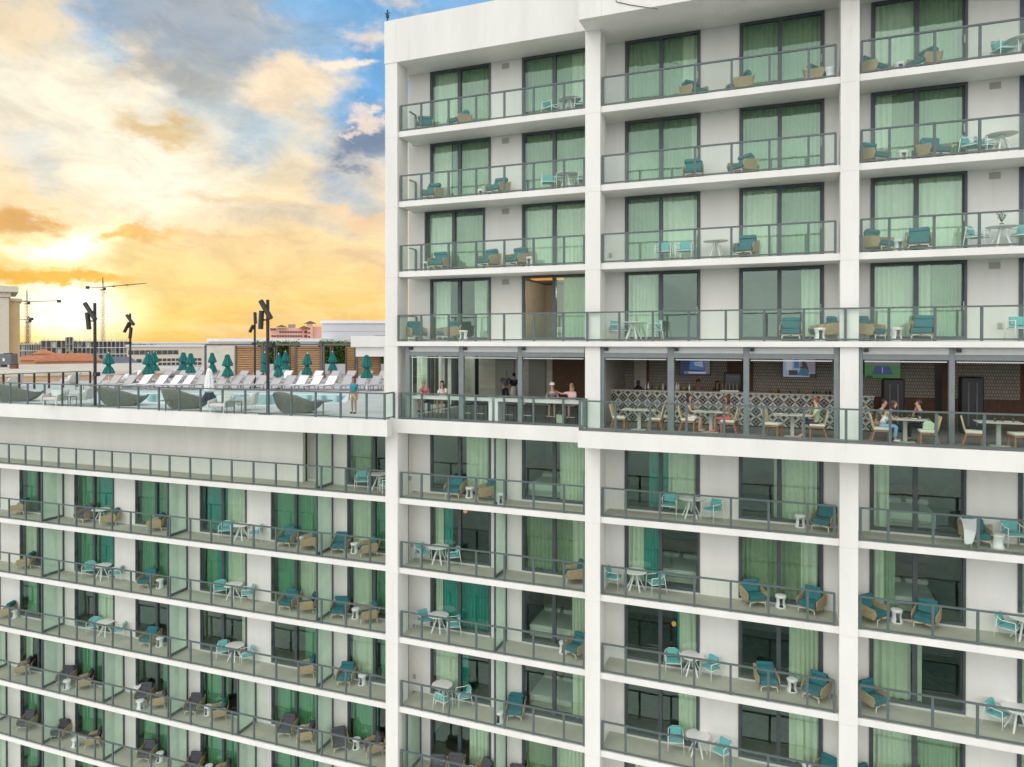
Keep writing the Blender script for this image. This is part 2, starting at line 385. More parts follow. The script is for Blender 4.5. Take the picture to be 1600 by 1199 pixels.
# ---------------------------------------------------------------- mesh helpers
class MB:
    def __init__(s): s.v, s.f, s.mi, s.cur = [], [], [], 0
    def mesh(s, vs, fs):
        o = len(s.v); s.v += [tuple(v) for v in vs]
        for f in fs: s.f.append([i+o for i in f]); s.mi.append(s.cur)
        return s
    def box(s, x0, x1, y0, y1, z0, z1):
        vs = [(x, y, z) for z in (z0, z1) for y in (y0, y1) for x in (x0, x1)]
        return s.mesh(vs, [(0, 2, 3, 1), (4, 5, 7, 6), (0, 1, 5, 4), (2, 6, 7, 3), (0, 4, 6, 2), (1, 3, 7, 5)])
    def bar(s, p, q, w, h=None, up=(0, 0, 1)):
        """rectangular bar from p to q"""
        p, q = Vector(p), Vector(q); h = h or w; d = (q-p).normalized(); u = Vector(up)
        if abs(d.dot(u)) > .95: u = Vector((0, 1, 0))
        a = d.cross(u).normalized(); b = a.cross(d).normalized()
        vs = [c + a*(i*w/2) + b*(j*h/2) for c in (p, q) for i, j in ((-1, -1), (1, -1), (1, 1), (-1, 1))]
        return s.mesh(vs, [(0, 1, 2, 3), (7, 6, 5, 4), (0, 4, 5, 1), (1, 5, 6, 2), (2, 6, 7, 3), (3, 7, 4, 0)])
    def tube(s, pts, r, n=8, r2=None):
        pts = [Vector(p) for p in pts]; rings = []
        a = None
        for i, p in enumerate(pts):
            d = (pts[min(i+1, len(pts)-1)] - pts[max(i-1, 0)]).normalized()
            if a is None: a = d.cross(Vector((0, 0, 1)) if abs(d.z) < .9 else Vector((1, 0, 0))).normalized()
            else: a = (a - d*a.dot(d)).normalized()
            b = d.cross(a); rr = r if r2 is None else r + (r2-r)*i/(len(pts)-1)
            rings.append([p + a*math.cos(2*math.pi*k/n)*rr + b*math.sin(2*math.pi*k/n)*rr for k in range(n)])
        vs = [v for ring in rings for v in ring]; fs = []
        for i in range(len(rings)-1):
            for k in range(n): fs.append((i*n+k, i*n+(k+1) % n, (i+1)*n+(k+1) % n, (i+1)*n+k))
        fs.append(tuple(range(n))[::-1]); fs.append(tuple(range((len(rings)-1)*n, len(rings)*n)))
        return s.mesh(vs, fs)
    def lathe(s, prof, n=16, c=(0, 0, 0), skip=None, fold=None):
        vs, fs = [], []
        for j, (r, z) in enumerate(prof):
            for k in range(n):
                rr = r*(1 + (fold*math.cos(8*2*math.pi*k/n) if fold else 0))
                vs.append((c[0]+rr*math.cos(2*math.pi*k/n), c[1]+rr*math.sin(2*math.pi*k/n), c[2]+z))
        for j in range(len(prof)-1):
            for k in range(n):
                if skip and skip(j, k): continue
                fs.append((j*n+k, j*n+(k+1) % n, (j+1)*n+(k+1) % n, (j+1)*n+k))
        if prof[0][0] > 1e-6: fs.append(tuple(range(n))[::-1])
        if prof[-1][0] > 1e-6: fs.append(tuple(range((len(prof)-1)*n, len(prof)*n)))
        return s.mesh(vs, fs)
    def prism(s, poly, axis, a, b):
        """polygon in the two other axes, extruded from a to b"""
        def P(u, v, w): return {'x': (w, u, v), 'y': (u, w, v), 'z': (u, v, w)}[axis]
        n = len(poly); vs = [P(u, v, a) for u, v in poly] + [P(u, v, b) for u, v in poly]
        fs = [tuple(range(n)), tuple(range(n, 2*n))[::-1]] + [(i, i+n, (i+1) % n+n, (i+1) % n) for i in range(n)]
        return s.mesh(vs, fs)
    def data(s, name, mats, smooth=False, bevel=0.0, seg=2):
        me = bpy.data.meshes.new(name); me.from_pydata(s.v, [], s.f)
        for m in (mats if isinstance(mats, (list, tuple)) else [mats]): me.materials.append(M[m])
        me.polygons.foreach_set('material_index', s.mi)
        bm = bmesh.new(); bm.from_mesh(me)
        bmesh.ops.recalc_face_normals(bm, faces=bm.faces)
        if bevel: bmesh.ops.bevel(bm, geom=list(bm.edges), offset=bevel, segments=seg, profile=.6, affect='EDGES', clamp_overlap=True)
        bm.to_mesh(me); bm.free()
        if smooth: me.polygons.foreach_set('use_smooth', [True]*len(me.polygons))
        return me
    def build(s, name, mats, parent=None, **k):
        return link(name, s.data(name, mats, **k), parent)
def link(name, data, parent=None, loc=None, rz=0):
    o = bpy.data.objects.new(name, data); col.objects.link(o)
    if parent is not None: o.parent = parent
    if loc is not None: o.location = loc
    if rz: o.rotation_euler = (0, 0, rz)
    return o
def tag(o, label, cat, group=None, kind=None):
    if label: o['label'] = label
    if cat: o['category'] = cat
    if group: o['group'] = group
    if kind: o['kind'] = kind
    return o
def thing(name, label, cat, loc=(0, 0, 0), rz=0, group=None):
    return tag(link(name, None, None, loc, rz), label, cat, group)
def copy_tree(o, parent=None):
    c = o.copy(); col.objects.link(c)
    if parent is not None: c.parent = parent
    for ch in list(o.children): copy_tree(ch, c)
    return c
ORD = ['', 'second', 'third', 'fourth', 'fifth', 'sixth', 'seventh', 'eighth', 'ninth', 'tenth', 'eleventh', 'twelfth', 'thirteenth', 'fourteenth', 'fifteenth', 'sixteenth', 'seventeenth', 'eighteenth', 'nineteenth', 'twentieth', 'twenty-first', 'twenty-second', 'twenty-third']
def ordinal(i, n):
    if n == 1: return ''
    if n == 2: return ('left of two', 'right of two')[i]
    if i == 0: return 'leftmost'
    if i == n-1: return 'rightmost'
    return ORD[i] + ' from left'
# ---------------------------------------------------------------- ground, water
def sheet(name, m, x0, x1, y0, y1, z):
    b = MB(); b.mesh([(x0, y0, z), (x1, y0, z), (x1, y1, z), (x0, y1, z)], [(0, 1, 2, 3)])
    return tag(b.build(name, m), None, None, kind='structure')
sheet('ground', 'ground_mix', -3000, 3000, -20, 4000, -40.0)
sheet('bay_water', 'bay_water', -3000, 3000, -3500, -62, -39.9)
sheet('beach', 'bounce_sand', -600, 600, -66, -1.5, -39.95)  # unseen pale sand, added to bounce light up into the balconies

# ---------------------------------------------------------------- the hotel: levels and bays
YW = 1.43                                     # balcony depth: door wall behind the slab edge
F = {'F1': 9.015, 'F2': 6.015, 'F3': 3.015, 'F4': 0.02, 'BAR': -3.30, 'G1': -6.716, 'G2': -9.716, 'G3': -12.716, 'G4': -15.716, 'G5': -18.716, 'G6': -21.716}
T = .24
SOF = {'F1': 11.95, 'F2': F['F1']-T, 'F3': F['F2']-T, 'F4': F['F3']-T, 'G1': -3.92, 'G2': F['G1']-T, 'G3': F['G2']-T, 'G4': F['G3']-T, 'G5': F['G4']-T, 'G6': F['G5']-T}
COLX = [(-16.03, -15.43), (-7.14, -6.55), (1.77, 2.34), (10.68, 11.25)]
BAY = {1: (-15.43, -7.14), 2: (-6.55, 1.77), 3: (2.34, 10.68)}
DOORS = {1: [-14.65, -10.3], 2: [-5.92, -1.58], 3: [2.84, 7.23]}
DW = 2.92
XL, XR, YB = -15.76, 11.25, 9.0

tower = thing('hotel_tower', 'tall white hotel tower with balconies and green curtained glass doors', 'building', (0, 1.5, -40))
wing = thing('hotel_wing', 'lower white hotel wing of long balconies beneath the pool deck', 'building', (-16.04, 0, -40), WTH)
def at_root(o, root):
    o.parent = root; o.location = -Vector(root.location); return o
def part(b, name, m, root, **k):
    o = b.build(name, m, **k)
    return at_root(o, root)

JZ = [-40]+[F[L]-T-.02 for L in ('G6', 'G5', 'G4', 'G3', 'G2', 'G1')]+[-3.3, -.2]+[F[L]-T-.02 for L in ('F3', 'F2', 'F1')]+[11.95]
for a, b_ in COLX:
    part(MB().box(a+.012, b_-.012, -.088, .788, -40, 11.94), 'column_core', 'vent_grey', tower)
    for z0, z1 in zip(JZ, JZ[1:]):
        part(MB().box(a, b_, -.10, .80, z0+.003, z1-.003), 'column', 'stucco', tower)
# slabs
for bay, (a, b_) in BAY.items():
    for L in F:
        if L in ('F4', 'BAR'): continue
        xl = a if bay > 1 else -15.42
        part(MB().box(xl, b_, 0, YW+.3, F[L]-T, F[L]-.006), 'balcony_slab', 'stucco', tower)
        part(MB().box(xl+.003, b_-.003, .09, YW+.2, F[L]-.004, F[L]), 'balcony_floor', 'balcony_floor', tower)
for a, b_ in COLX[1:3]:
    for L in F:
        if L in ('F4', 'BAR'): continue
        part(MB().box(a+.002, b_-.002, .803, YW+.3, F[L]-T+.001, F[L]-.001), 'balcony_slab', 'stucco', tower)
part(MB().box(-15.42, XR, -.25, YW+.3, -.18, .014), 'balcony_slab', 'stucco', tower)
part(MB().box(-15.40, XR-.1, -.16, YW+.2, .016, .02), 'balcony_floor', 'balcony_floor', tower)
# bar terrace beams and floor
part(MB().box(-15.43, -7.14, -.12, 8.9, -3.90, -3.31), 'terrace_beam', 'stucco', tower)
part(MB().box(-7.14, XR, -1.12, 8.9, -3.93, -3.312), 'terrace_beam', 'stucco', tower)
part(MB().box(-15.42, XR-.02, -.06, 8.8, -3.309, -3.30), 'terrace_floor', 'bar_floor', tower)
part(MB().box(-7.10, XR-.02, -1.06, -.061, -3.309, -3.301), 'terrace_floor', 'bar_floor', tower)
# inner floors, party walls, rear wall
for L in F:
    if L == 'BAR': continue
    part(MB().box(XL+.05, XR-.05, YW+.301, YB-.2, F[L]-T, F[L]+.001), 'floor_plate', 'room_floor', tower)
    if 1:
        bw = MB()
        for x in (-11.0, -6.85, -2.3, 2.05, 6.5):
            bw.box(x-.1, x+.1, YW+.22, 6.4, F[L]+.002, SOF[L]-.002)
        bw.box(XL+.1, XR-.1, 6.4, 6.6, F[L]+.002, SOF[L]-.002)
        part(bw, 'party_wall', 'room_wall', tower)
part(MB().box(XL, XR, YB-.199, YB, -40, 11.95), 'rear_wall', 'stucco', tower)
part(MB().box(XL, XL+.2, YW, YB-.2, -40, -3.315), 'end_wall', 'stucco', tower)
part(MB().box(XL, XL+.2, YW, YB-.2, -.236, 11.95), 'end_wall', 'stucco', tower)
gw = MB()
for y in (YW, 3.2, 5.0, 6.8, YB-.3): gw.box(XL, XL+.12, y, y+.1, -3.30, -.24)
part(gw, 'glazed_end_frame', 'frame_metal', tower)
for y in (YW, 3.2, 5.0, 6.8): part(MB().box(XL+.05, XL+.06, y+.1, y+(1.76 if y < 2 else 1.8 if y < 6.5 else 1.89), -3.29, -.25), 'glass_pane', 'door_glass', tower)
part(MB().box(XR-.2, XR-.001, .81, YB-.2, -40, 11.95), 'end_wall', 'stucco', tower)
# door wall, one per bay
def wall_segments(x0, x1, doors):
    out, x = [], x0
    for d in sorted(doors):
        if d > x: out.append((x, min(d, x1)))
        x = d+DW
    if x < x1: out.append((x, x1))
    return out
def door_x(bay, L, i):
    return DOORS[bay][i] - (.27 if (bay, L, i) == (1, 'F3', 0) else 0)
for bay, (a, b_) in BAY.items():
    x0 = XL+.2 if bay == 1 else a-.3
    x1 = b_+.3 if bay < 3 else b_
    for L in SOF:
        for s0, s1 in wall_segments(x0, x1, [door_x(bay, L, 0), door_x(bay, L, 1)]):
            part(MB().box(s0, s1, YW, YW+.2, F[L]+.001, SOF[L]-.001), 'facade_wall', 'stucco', tower)
    v = None
    for L in ('F1', 'F2', 'F3', 'F4'):
        if bay == 1: xs = -11.05
        elif bay == 3: xs = 6.55
        else: continue
        part(MB().box(xs-.16, xs+.16, YW-.02, YW-.001, SOF[L]-.34, SOF[L]-.12), 'wall_vent', 'vent_grey', tower)
for px, py in ((954, 399), (1326, 394), (953, 514), (1562, 509), (641, 747.5), (644, 851), (648, 1057), (1547, 823)):
    p = AT(px, py, Y=YW)
    b = MB().box(p.x-.06, p.x+.06, YW-.05, YW-.001, p.z-.09, p.z+.09)
    part(b, 'outlet_box', 'vent_grey', tower)
# roof fascia
for a, b_ in ((-16.05, -15.45), (-15.446, -11.3), (-11.296, -7.0)): part(MB().box(a, b_, -.12, .35, 11.951, 13.78), 'roof_fascia', 'stucco', tower)
for a, b_ in ((-7.12, -6.25), (-6.246, -2.1), (-2.096, 2.05), (2.054, 6.2), (6.204, XR+.3)): part(MB().box(a, b_, -1.12, .35, 11.93, 14.6), 'roof_fascia', 'stucco', tower)
part(MB().box(-16.03, XR, .351, YB, 11.951, 12.3), 'roof_slab', 'stucco', tower)
part(MB().tube([AT(962, -4, Y=-1.14), AT(963, 3, Y=-1.14), AT(985, 8, Y=-1.14), AT(1005, 11, Y=-1.14), AT(1028, 14.5, Y=-1.14)], .012, 5), 'cable', 'black', tower)
mb = MB(); p = AT(604.5, 34, Y=.0)
mb.tube([(p.x, .05, 13.7), (p.x, .05, 14.35)], .03, 6); mb.bar((p.x-.12, .05, 14.2), (p.x+.12, .05, 14.2), .03); mb.box(p.x-.05, p.x+.05, 0, .1, 14.0, 14.15)
part(mb, 'roof_antenna', 'black', tower)

# ---------------------------------------------------------------- sliding doors with curtains
def curtain_mesh(x0, x1, z0, z1, y, seed, period=.20, amp=.055):
    rnd = random.Random(seed); n = max(6, int((x1-x0)/.03)); vs, fs = [], []
    ph = rnd.random()*6
    for j in range(3):
        t = j/2; z = z1+(z0-z1)*t
        for i in range(n+1):
            x = x0+(x1-x0)*i/n
            a = amp*(.55+.45*t)
            yy = y + a*math.sin(2*math.pi*x/period+ph+.6*math.sin(x*3+ph)) + .012*math.sin(x*41+seed)
            vs.append((x + .02*t*math.sin(x*9+seed), yy, z))
    for j in range(2):
        for i in range(n): fs.append((j*(n+1)+i, j*(n+1)+i+1, (j+1)*(n+1)+i+1, (j+1)*(n+1)+i))
    return MB().mesh(vs, fs)
CM = {'D': 'curtain_deep', 'O': 'curtain_olive', 'L': 'curtain_light', 'M': 'curtain_mid', 'T': 'curtain_teal'}
dseed = [0]
def door(root, x, L, spec, w=DW, z0=None, z1=None, open_left=False):
    dseed[0] += 1
    z0 = F[L] if z0 is None else z0
    z1 = SOF[L] if z1 is None else z1
    a, b_, zb, zt = x, x+w, z0+.07, z1-.004
    f = MB(); ft = .085
    f.box(a, a+ft, YW-.04, YW+.14, zb, zt); f.box(b_-ft, b_, YW-.04, YW+.14, zb, zt)
    f.box(a+ft, b_-ft, YW-.04, YW+.14, zt-.10, zt); f.box(a+ft, b_-ft, YW-.04, YW+.14, zb, zb+.10)
    m = a+w*.485
    f.box(m-.075, m+.075, YW-.01, YW+.12, zb+.10, zt-.10)
    f.box(a+ft, a+ft+.05, YW+.0, YW+.06, zb+.10, zt-.10); f.box(b_-ft-.05, b_-ft, YW+.05, YW+.10, zb+.10, zt-.10)
    d = part(f, 'sliding_door', 'frame_metal', root)
    si = MB().box(a+.02, b_-.02, YW-.07, YW+.1, z0+.002, zb-.001)
    si.build('sill', 'sill', d)
    g = MB()
    if not open_left: g.box(a+ft+.05, m-.075, YW+.025, YW+.035, zb+.10, zt-.10)
    g.box(m+.075, b_-ft-.05, YW+.075, YW+.085, zb+.10, zt-.10)
    g.build('glass_pane', 'door_glass', d)
    h = MB().box(b_-ft-.035, b_-ft+.0, YW-.075, YW-.041, zb+1.0, zb+1.28) if L[0] == 'F' else MB().box(a+ft-.03, a+ft+.005, YW-.075, YW-.041, zb+.85, zb+1.1)
    h.build('door_handle', 'vent_grey' if L[0] == 'F' else 'frame_metal', d)
    k = 0
    for u0, u1, t in spec:
        c = curtain_mesh(a+.1+(w-.2)*u0, a+.1+(w-.2)*u1, zb+.03, zt-.02, YW+.30 + (.07 if t != 'L' else 0) + .013*k, dseed[0]*3+k, (.15 if t != 'L' else .20)*(1+.25*math.sin(dseed[0]*1.7)))
        c.build('curtain', CM[t], d, smooth=True); k += 1
    return d
C = {
 (1,'F1'): ['L0-.42 M.42-1', 'M0-.74 L.74-1'], (1,'F2'): ['L0-.3 M.3-1', 'M0-1'], (1,'F3'): ['L0-.46 M.46-1', 'L0-1'], (1,'F4'): ['L0-.28 L.70-.92', 'M.60-1'],
 (1,'G1'): ['L.55-.98', 'L.54-1'], (1,'G2'): ['L0-.15 T.15-.30', 'O0-.75 L.75-1'], (1,'G3'): ['L0-.13 T.13-1', 'L.74-1'], (1,'G4'): ['L0-.45 T.48-.58', 'L.75-1'], (1,'G5'): ['L.62-.98', 'O0-.5 L.5-1'],
 (2,'F1'): ['M0-.78 L.78-1', 'M0-.55 M.52-1'], (2,'F2'): ['M0-.92 L.9-1', 'M0-1'], (2,'F3'): ['M0-.5 L.46-1', 'L0-.44 M.44-1'], (2,'F4'): ['L0-.42', 'L.76-1'],
 (2,'G1'): ['T.30-.58 L.58-.96', 'L.42-.5 L.52-.96'], (2,'G2'): ['L0-.22 T.22-.46', 'O0-.76 L.76-.97'], (2,'G3'): ['T.70-.74 L.74-1', 'L.62-1'], (2,'G4'): ['L.73-1', 'L.62-1'], (2,'G5'): ['L.1-1', 'L.5-1'],
 (3,'F1'): ['L0-.46 M.46-1', 'M0-1'], (3,'F2'): ['L0-.22 M.22-1', 'M0-1'], (3,'F3'): ['L0-.46 L.48-1', 'L0-1'], (3,'F4'): ['L0-.46 L.48-.66 M.66-1', 'L0-.6'],
 (3,'G1'): ['L.02-.20', 'L0-.4'], (3,'G2'): ['L.01-.14 M.14-.28', 'L0-.4'], (3,'G3'): ['L0-.45 L.49-.58', 'L0-.4'], (3,'G4'): ['L0-.46 M.48-1', 'L0-.5'], (3,'G5'): ['L0-.5', 'L0-.5']}
def spec(s):
    out = []
    for w in s.split():
        a, b_ = w[1:].split('-'); out.append((float(a), float(b_), w[0]))
    return out
for (bay, L), ss in C.items():
    for i, s in enumerate(ss):
        door(tower, door_x(bay, L, i), L, spec(s), open_left=(bay, L, i) == (1, 'F4', 1))

# ---------------------------------------------------------------- wing: slabs, wall, doors
WL = {'L1': 'G1', 'L2': 'G2', 'L3': 'G3', 'L4': 'G4', 'L5': 'G5', 'L6': 'G6'}
F['L7'] = -24.716
for k, g in WL.items(): F[k] = F[g]
for k, u in (('L2', 'L1'), ('L3', 'L2'), ('L4', 'L3'), ('L5', 'L4'), ('L6', 'L5'), ('L7', 'L6')): SOF[k] = F[u]-T
SOF['L1'] = -3.975
WX0 = -56.0
WD = [ATW(p, 820, Y=YW).x for p in (31.5, 117, 212, 313, 424, 543)]; WD = [WD[0]-9.1, WD[0]-4.55]+WD
for L in ('L1', 'L2', 'L3', 'L4', 'L5', 'L6', 'L7'):
    part(MB().box(WX0, -16.04, .02, YW+.3, F[L]-T, F[L]-.006), 'balcony_slab', 'stucco', wing)
    part(MB().box(WX0, -16.045, .10, YW+.2, F[L]-.004, F[L]), 'balcony_floor', 'balcony_floor', wing)
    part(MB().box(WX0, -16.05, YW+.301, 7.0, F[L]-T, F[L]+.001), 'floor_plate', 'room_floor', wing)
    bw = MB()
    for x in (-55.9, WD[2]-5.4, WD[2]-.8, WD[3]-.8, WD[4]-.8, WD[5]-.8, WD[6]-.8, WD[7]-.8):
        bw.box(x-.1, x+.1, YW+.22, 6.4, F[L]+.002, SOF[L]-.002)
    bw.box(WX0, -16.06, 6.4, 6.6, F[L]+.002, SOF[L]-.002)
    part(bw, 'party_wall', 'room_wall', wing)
part(MB().box(WX0, -16.06, 7.0, 7.3, -40, -3.97), 'rear_wall', 'stucco', wing)
part(MB().box(-16.04, -15.77, .81, 7.0, -40, -3.97), 'end_wall', 'stucco', wing)
w = MB(); sw_ = lambda *a: part(MB().box(*a), 'facade_wall', 'stucco', wing)
sw_(WX0, -21.42, YW, YW+.2, F['L1']+.001, -3.976)
sw_(-21.42, -20.72, YW+.35, YW+.5, F['L1']+.001, -3.976)
sw_(-20.72, WD[-1], YW, YW+.2, F['L1']+.001, -3.976)
for L in ('L2', 'L3', 'L4', 'L5', 'L6', 'L7'):
    for s0, s1 in wall_segments(WX0, -16.041, WD): sw_(s0, s1, YW, YW+.2, F[L]+.001, SOF[L]-.001)
part(MB().box(-21.40, -20.74, YW+.30, YW+.349, F['L1']+.1, -4.35), 'service_door', 'vent_grey', wing)
door(wing, WD[-1], 'L1', spec('M0-.34'), w=2.92)
WC = {'L2': ['D0-1', 'D0-1', 'D0-1', 'D0-.46 T.5-.88 L.88-1', 'D0-.75', 'T0-.5 L.5-1', 'D0-1', 'L0-.36 D.36-.62'],
      'L3': ['D0-1', 'L0-1', 'L0-1', 'D0-.46 T.5-.86 L.86-1', 'D0-1', 'D0-.24 T.24-.48 L.5-1', 'D0-.48 L.5-1', 'L0-.36 D.4-.62'],
      'L4': ['D0-1', 'D0-1', 'D0-1', 'L.5-1', 'D.7-1', 'L.84-1', 'D.6-.82', 'L0-.46 D.55-.8'],
      'L5': ['D0-1', 'D0-.5', 'L0-.2', 'D0-.6', 'D.5-.9', 'D0-.5', 'D0-.9', 'D0-.48'],
      'L6': ['D0-1', 'D0-1', 'D0-1', 'D0-.6', 'D0-1', 'D0-.7', 'D0-1', 'D0-.6'],
      'L7': ['D0-1', 'D0-1', 'D0-.4', 'D0-.6', 'D0-1', 'D0-.7', 'D0-1', 'D0-.6']}
for L, ss in WC.items():
    for x, s in zip(WD, ss): door(wing, x, L, spec(s))
# frosted partitions between balconies
def divider(root, x, L):
    z0, z1 = F[L]+.012, SOF[L]-.004
    f = MB(); t = .035
    f.box(x-t, x+t, .14, .22, z0, z1); f.box(x-t, x+t, YW-.09, YW-.002, z0, z1)
    f.box(x-t, x+t, .22, YW-.09, z0, z0+.12); f.box(x-t, x+t, .22, YW-.09, z1-.06, z1)
    d = part(f, 'balcony_divider', 'frame_metal', root)
    MB().box(x-.01, x+.01, .22, YW-.09, z0+.12, z1-.06).build('frosted_panel', 'divider_frost', d)
for L in ('L1', 'L2', 'L3', 'L4', 'L5', 'L6', 'L7'):
    DV = [ATW(p-2, 830, Y=YW).x for p in (522, 295, 102)]
    xs = DV[:1] if L == 'L1' else DV+[DV[2]-9.1]
    if L in ('L5', 'L6', 'L7'): xs += [ATW(p-2, 1030, Y=YW).x for p in (402, 196)]+[DV[2]-4.6]
    for x in xs: divider(wing, x, L)
for L in ('G1', 'G2', 'G3', 'G4', 'G5', 'G6'): divider(tower, -11.02, L)
divider(tower, -15.15, 'G5')

# ---------------------------------------------------------------- pool deck structure
deck = MB()
deck.box(WX0, -15.42, -1.0, -.62, -3.96, -3.272)
deck.box(WX0, -16.06, -.619, 7.3, -3.965, -3.42)
part(deck, 'deck_beam', 'stucco', wing)
pdk = tag(MB().box(-80, .24, -.62, 46, -3.42, -3.262).build('pool_deck', 'deck_paver'), None, None, kind='structure')
pdk.location = WPV; pdk.rotation_euler = (0, 0, WTH)

# ---------------------------------------------------------------- glass railings
RH = 1.13
def railing(label, pts_x, y, z, returns=(), pane='rail_glass', group='glass railings along the balconies', skew=False):
    """rail along X at depth y on posts at pts_x; returns: [(x, y0, y1)] side runs"""
    x0, x1 = pts_x[0], pts_x[-1]
    r = thing('glass_railing', label, 'railing', ((x0+x1)/2, y, z), 0, group)
    O = Vector(r.location)
    if skew: r.location = to_w(O); r.rotation_euler = (0, 0, WTH)
    def put(b, name, m):
        o = b.build(name, m, r); o.location = -O; return o
    h = MB().box(x0-.03, x1+.03, y-.035, y+.035, z+RH-.055, z+RH)
    for x, a, b_ in returns: h.box(x-.035, x+.035, min(a, b_), max(a, b_), z+RH-.056, z+RH-.001)
    put(h, 'handrail', 'rail_metal')
    lo = MB().box(x0+.026, x1-.026, y-.02, y+.02, z+.035, z+.088)
    for x, a, b_ in returns: lo.box(x-.02, x+.02, min(a, b_)+.02, max(a, b_)-.02, z+.046, z+.086)
    put(lo, 'bottom_rail', 'rail_metal')
    for x in pts_x:
        put(MB().box(x-.040, x+.040, y-.022, y+.042, z+.004, z+RH-.057), 'post', 'rail_metal')
    for a, b_ in zip(pts_x[:-1], pts_x[1:]):
        put(MB().box(a+.042, b_-.042, y+.002, y+.012, z+.09, z+RH-.06), 'glass_panel', pane)
    for x, a, b_ in returns:
        put(MB().box(x+.002, x+.012, min(a, b_)+.05, max(a, b_)-.042, z+.09, z+RH-.06), 'glass_panel', pane)
        e = b_
        put(MB().box(x-.038, x+.038, e-.038, e+.038, z+.003, z+RH-.058), 'post', 'rail_metal')
    return r
FLOOR = {'F1': 'top balcony', 'F2': 'second balcony from the roof', 'F3': 'third balcony from the roof', 'F4': 'balcony right above the bar',
         'G1': 'first balcony below the bar', 'G2': 'second balcony below the bar', 'G3': 'third balcony below the bar', 'G4': 'fourth balcony below the bar', 'G5': 'fifth balcony below the bar',
         'L1': 'first balcony below the pool', 'L2': 'second balcony below the pool', 'L3': 'third balcony below the pool', 'L4': 'fourth balcony below the pool', 'L5': 'fifth balcony below the pool', 'L6': 'sixth balcony below the pool', 'L7': 'seventh balcony below the pool'}
ZONE = {1: 'tower left bay', 2: 'tower middle bay', 3: 'tower right bay', 0: 'low wing'}
def xs_w(pxs, py, Y): return [ATW(p, py, Y=Y).x for p in pxs]
def xs_of(pxs, py, Y): return [AT(p, py, Y=Y).x for p in pxs]
P1 = xs_of((630.5, 658.5, 701, 744, 788, 833.5, 881), 790, .05); P1 = [-15.33]+P1[1:]+[-7.22]
P2 = [-6.48]+xs_of((977.7, 1031, 1085, 1142, 1201, 1262, 1304), 810, .05)
P3 = [2.42]+xs_of((1388, 1458, 1528.5), 850, .05)+[7.35, 8.8, 10.1, 10.6]
for L in ('F1', 'F2', 'F3', 'G1', 'G2', 'G3', 'G4', 'G5', 'G6'):
    if L == 'G6': continue
    for bay, P in ((1, P1), (2, P2), (3, P3)):
        rt = [(-15.36, .84, YW-.04)] if bay == 1 and L[0] == 'F' else []
        railing(f'glass balcony railing with dark posts, {FLOOR[L]}, {ZONE[bay]}', P, .05, F[L], rt)
railing('long level glass railing crossing the columns on the balcony above the bar', [-15.33]+xs_of((658, 701, 743, 787.5, 834, 880, 917.5, 967.5, 1020, 1076, 1134, 1194, 1256, 1321, 1389, 1461, 1534), 510, -.2)+[7.0, 8.4, 9.8, 11.1], -.2, .02, [(-15.33, -.2, YW-.04)])
PW = xs_w((14, 40, 65, 91.6, 119, 147, 175, 204, 235, 265, 297, 329.6, 362, 396, 431, 465.6, 502, 540, 578), 815, .07)
PW = [PW[0]-1.02*k for k in range(8, 0, -1)] + PW + [-16.08]
for L in ('L1', 'L2', 'L3', 'L4', 'L5', 'L6'):
    railing(f'long glass railing with dark posts, {FLOOR[L]} deck, low wing', PW, .07, F[L], skew=True)
railing('glass railing in front of the white high tables at the bar', [-15.3]+xs_of((659, 701, 743, 787.6, 833.6, 880), 640, -.05)+[-7.22], -.05, -3.30, pane='deck_glass')
railing('glass railing around the dining terrace of the bar', [-7.08]+xs_of((961.7, 1015.7, 1072.6, 1131.5, 1193, 1256, 1322, 1391, 1463, 1538), 660, -1.05)+[7.2, 8.6, 10.0, 11.1], -1.05, -3.30, [(-7.08, -1.05, -.13)], pane='deck_glass')
PD = xs_w((16, 43, 69.5, 97, 126, 155, 185, 216, 248, 280, 313, 347.5, 383, 418.5, 455, 493, 532, 572.6, 600.7), 635, -.94)
PD = [PD[0]-1.0*k for k in range(10, 0, -1)] + PD
railing('glass railing along the edge of the pool deck', PD, -.94, -3.27, [(PD[-1], -.94, -.14)], pane='deck_glass', skew=True)
# ---------------------------------------------------------------- balcony furniture prototypes (front faces -Y)
PROTO = {}; jit = random.Random(11)
def proto_armchair(fab):
    parts = []
    b = MB().box(-.31, .31, -.36, .27, .27, .44); parts.append(('seat_cushion', b.data('seat_cushion', fab, smooth=False, bevel=.04, seg=2)))
    b = MB().box(-.31, .31, -.075, .075, -.20, .20)
    b2 = MB().box(-.30, .30, -.09, .09, -.075, .075)
    rot = Matrix.Rotation(R(-20), 4, 'X')
    me = b.data('back_cushion', fab, bevel=.05); me.transform(Matrix.Translation((0, .25, .62)) @ rot); parts.append(('back_cushion', me))
    me = b2.data('head_roll', fab, bevel=.055); me.transform(Matrix.Translation((0, .285, .80)) @ rot); parts.append(('head_roll', me))
    sh = MB()
    for s in (-1, 1):
        x0, x1 = sorted((s*.345, s*.375))
        sh.prism([(-.38, .40), (-.31, .56), (.30, .65), (.40, .60), (.36, .25), (-.27, .21)], 'x', x0, x1)
    sh.prism([(.34, .24), (.365, .24), (.50, .70), (.475, .71)], 'x', -.372, .372)
    sh.box(-.342, .342, -.30, .34, .225, .262)
    parts.append(('wicker_shell', sh.data('wicker_shell', 'wicker', bevel=.008, seg=1)))
    for s in (-1, 1):
        parts.append(('leg', MB().tube([(s*.30, -.36, 0), (s*.29, -.35, .16), (s*.26, -.33, .205), (s*.05, -.31, .215)], .017, 7).data('leg', 'cream_seat', smooth=True)))
        parts.append(('leg', MB().tube([(s*.31, .40, 0), (s*.30, .36, .16), (s*.27, .33, .21), (s*.05, .31, .215)], .017, 7).data('leg', 'cream_seat', smooth=True)))
    return parts
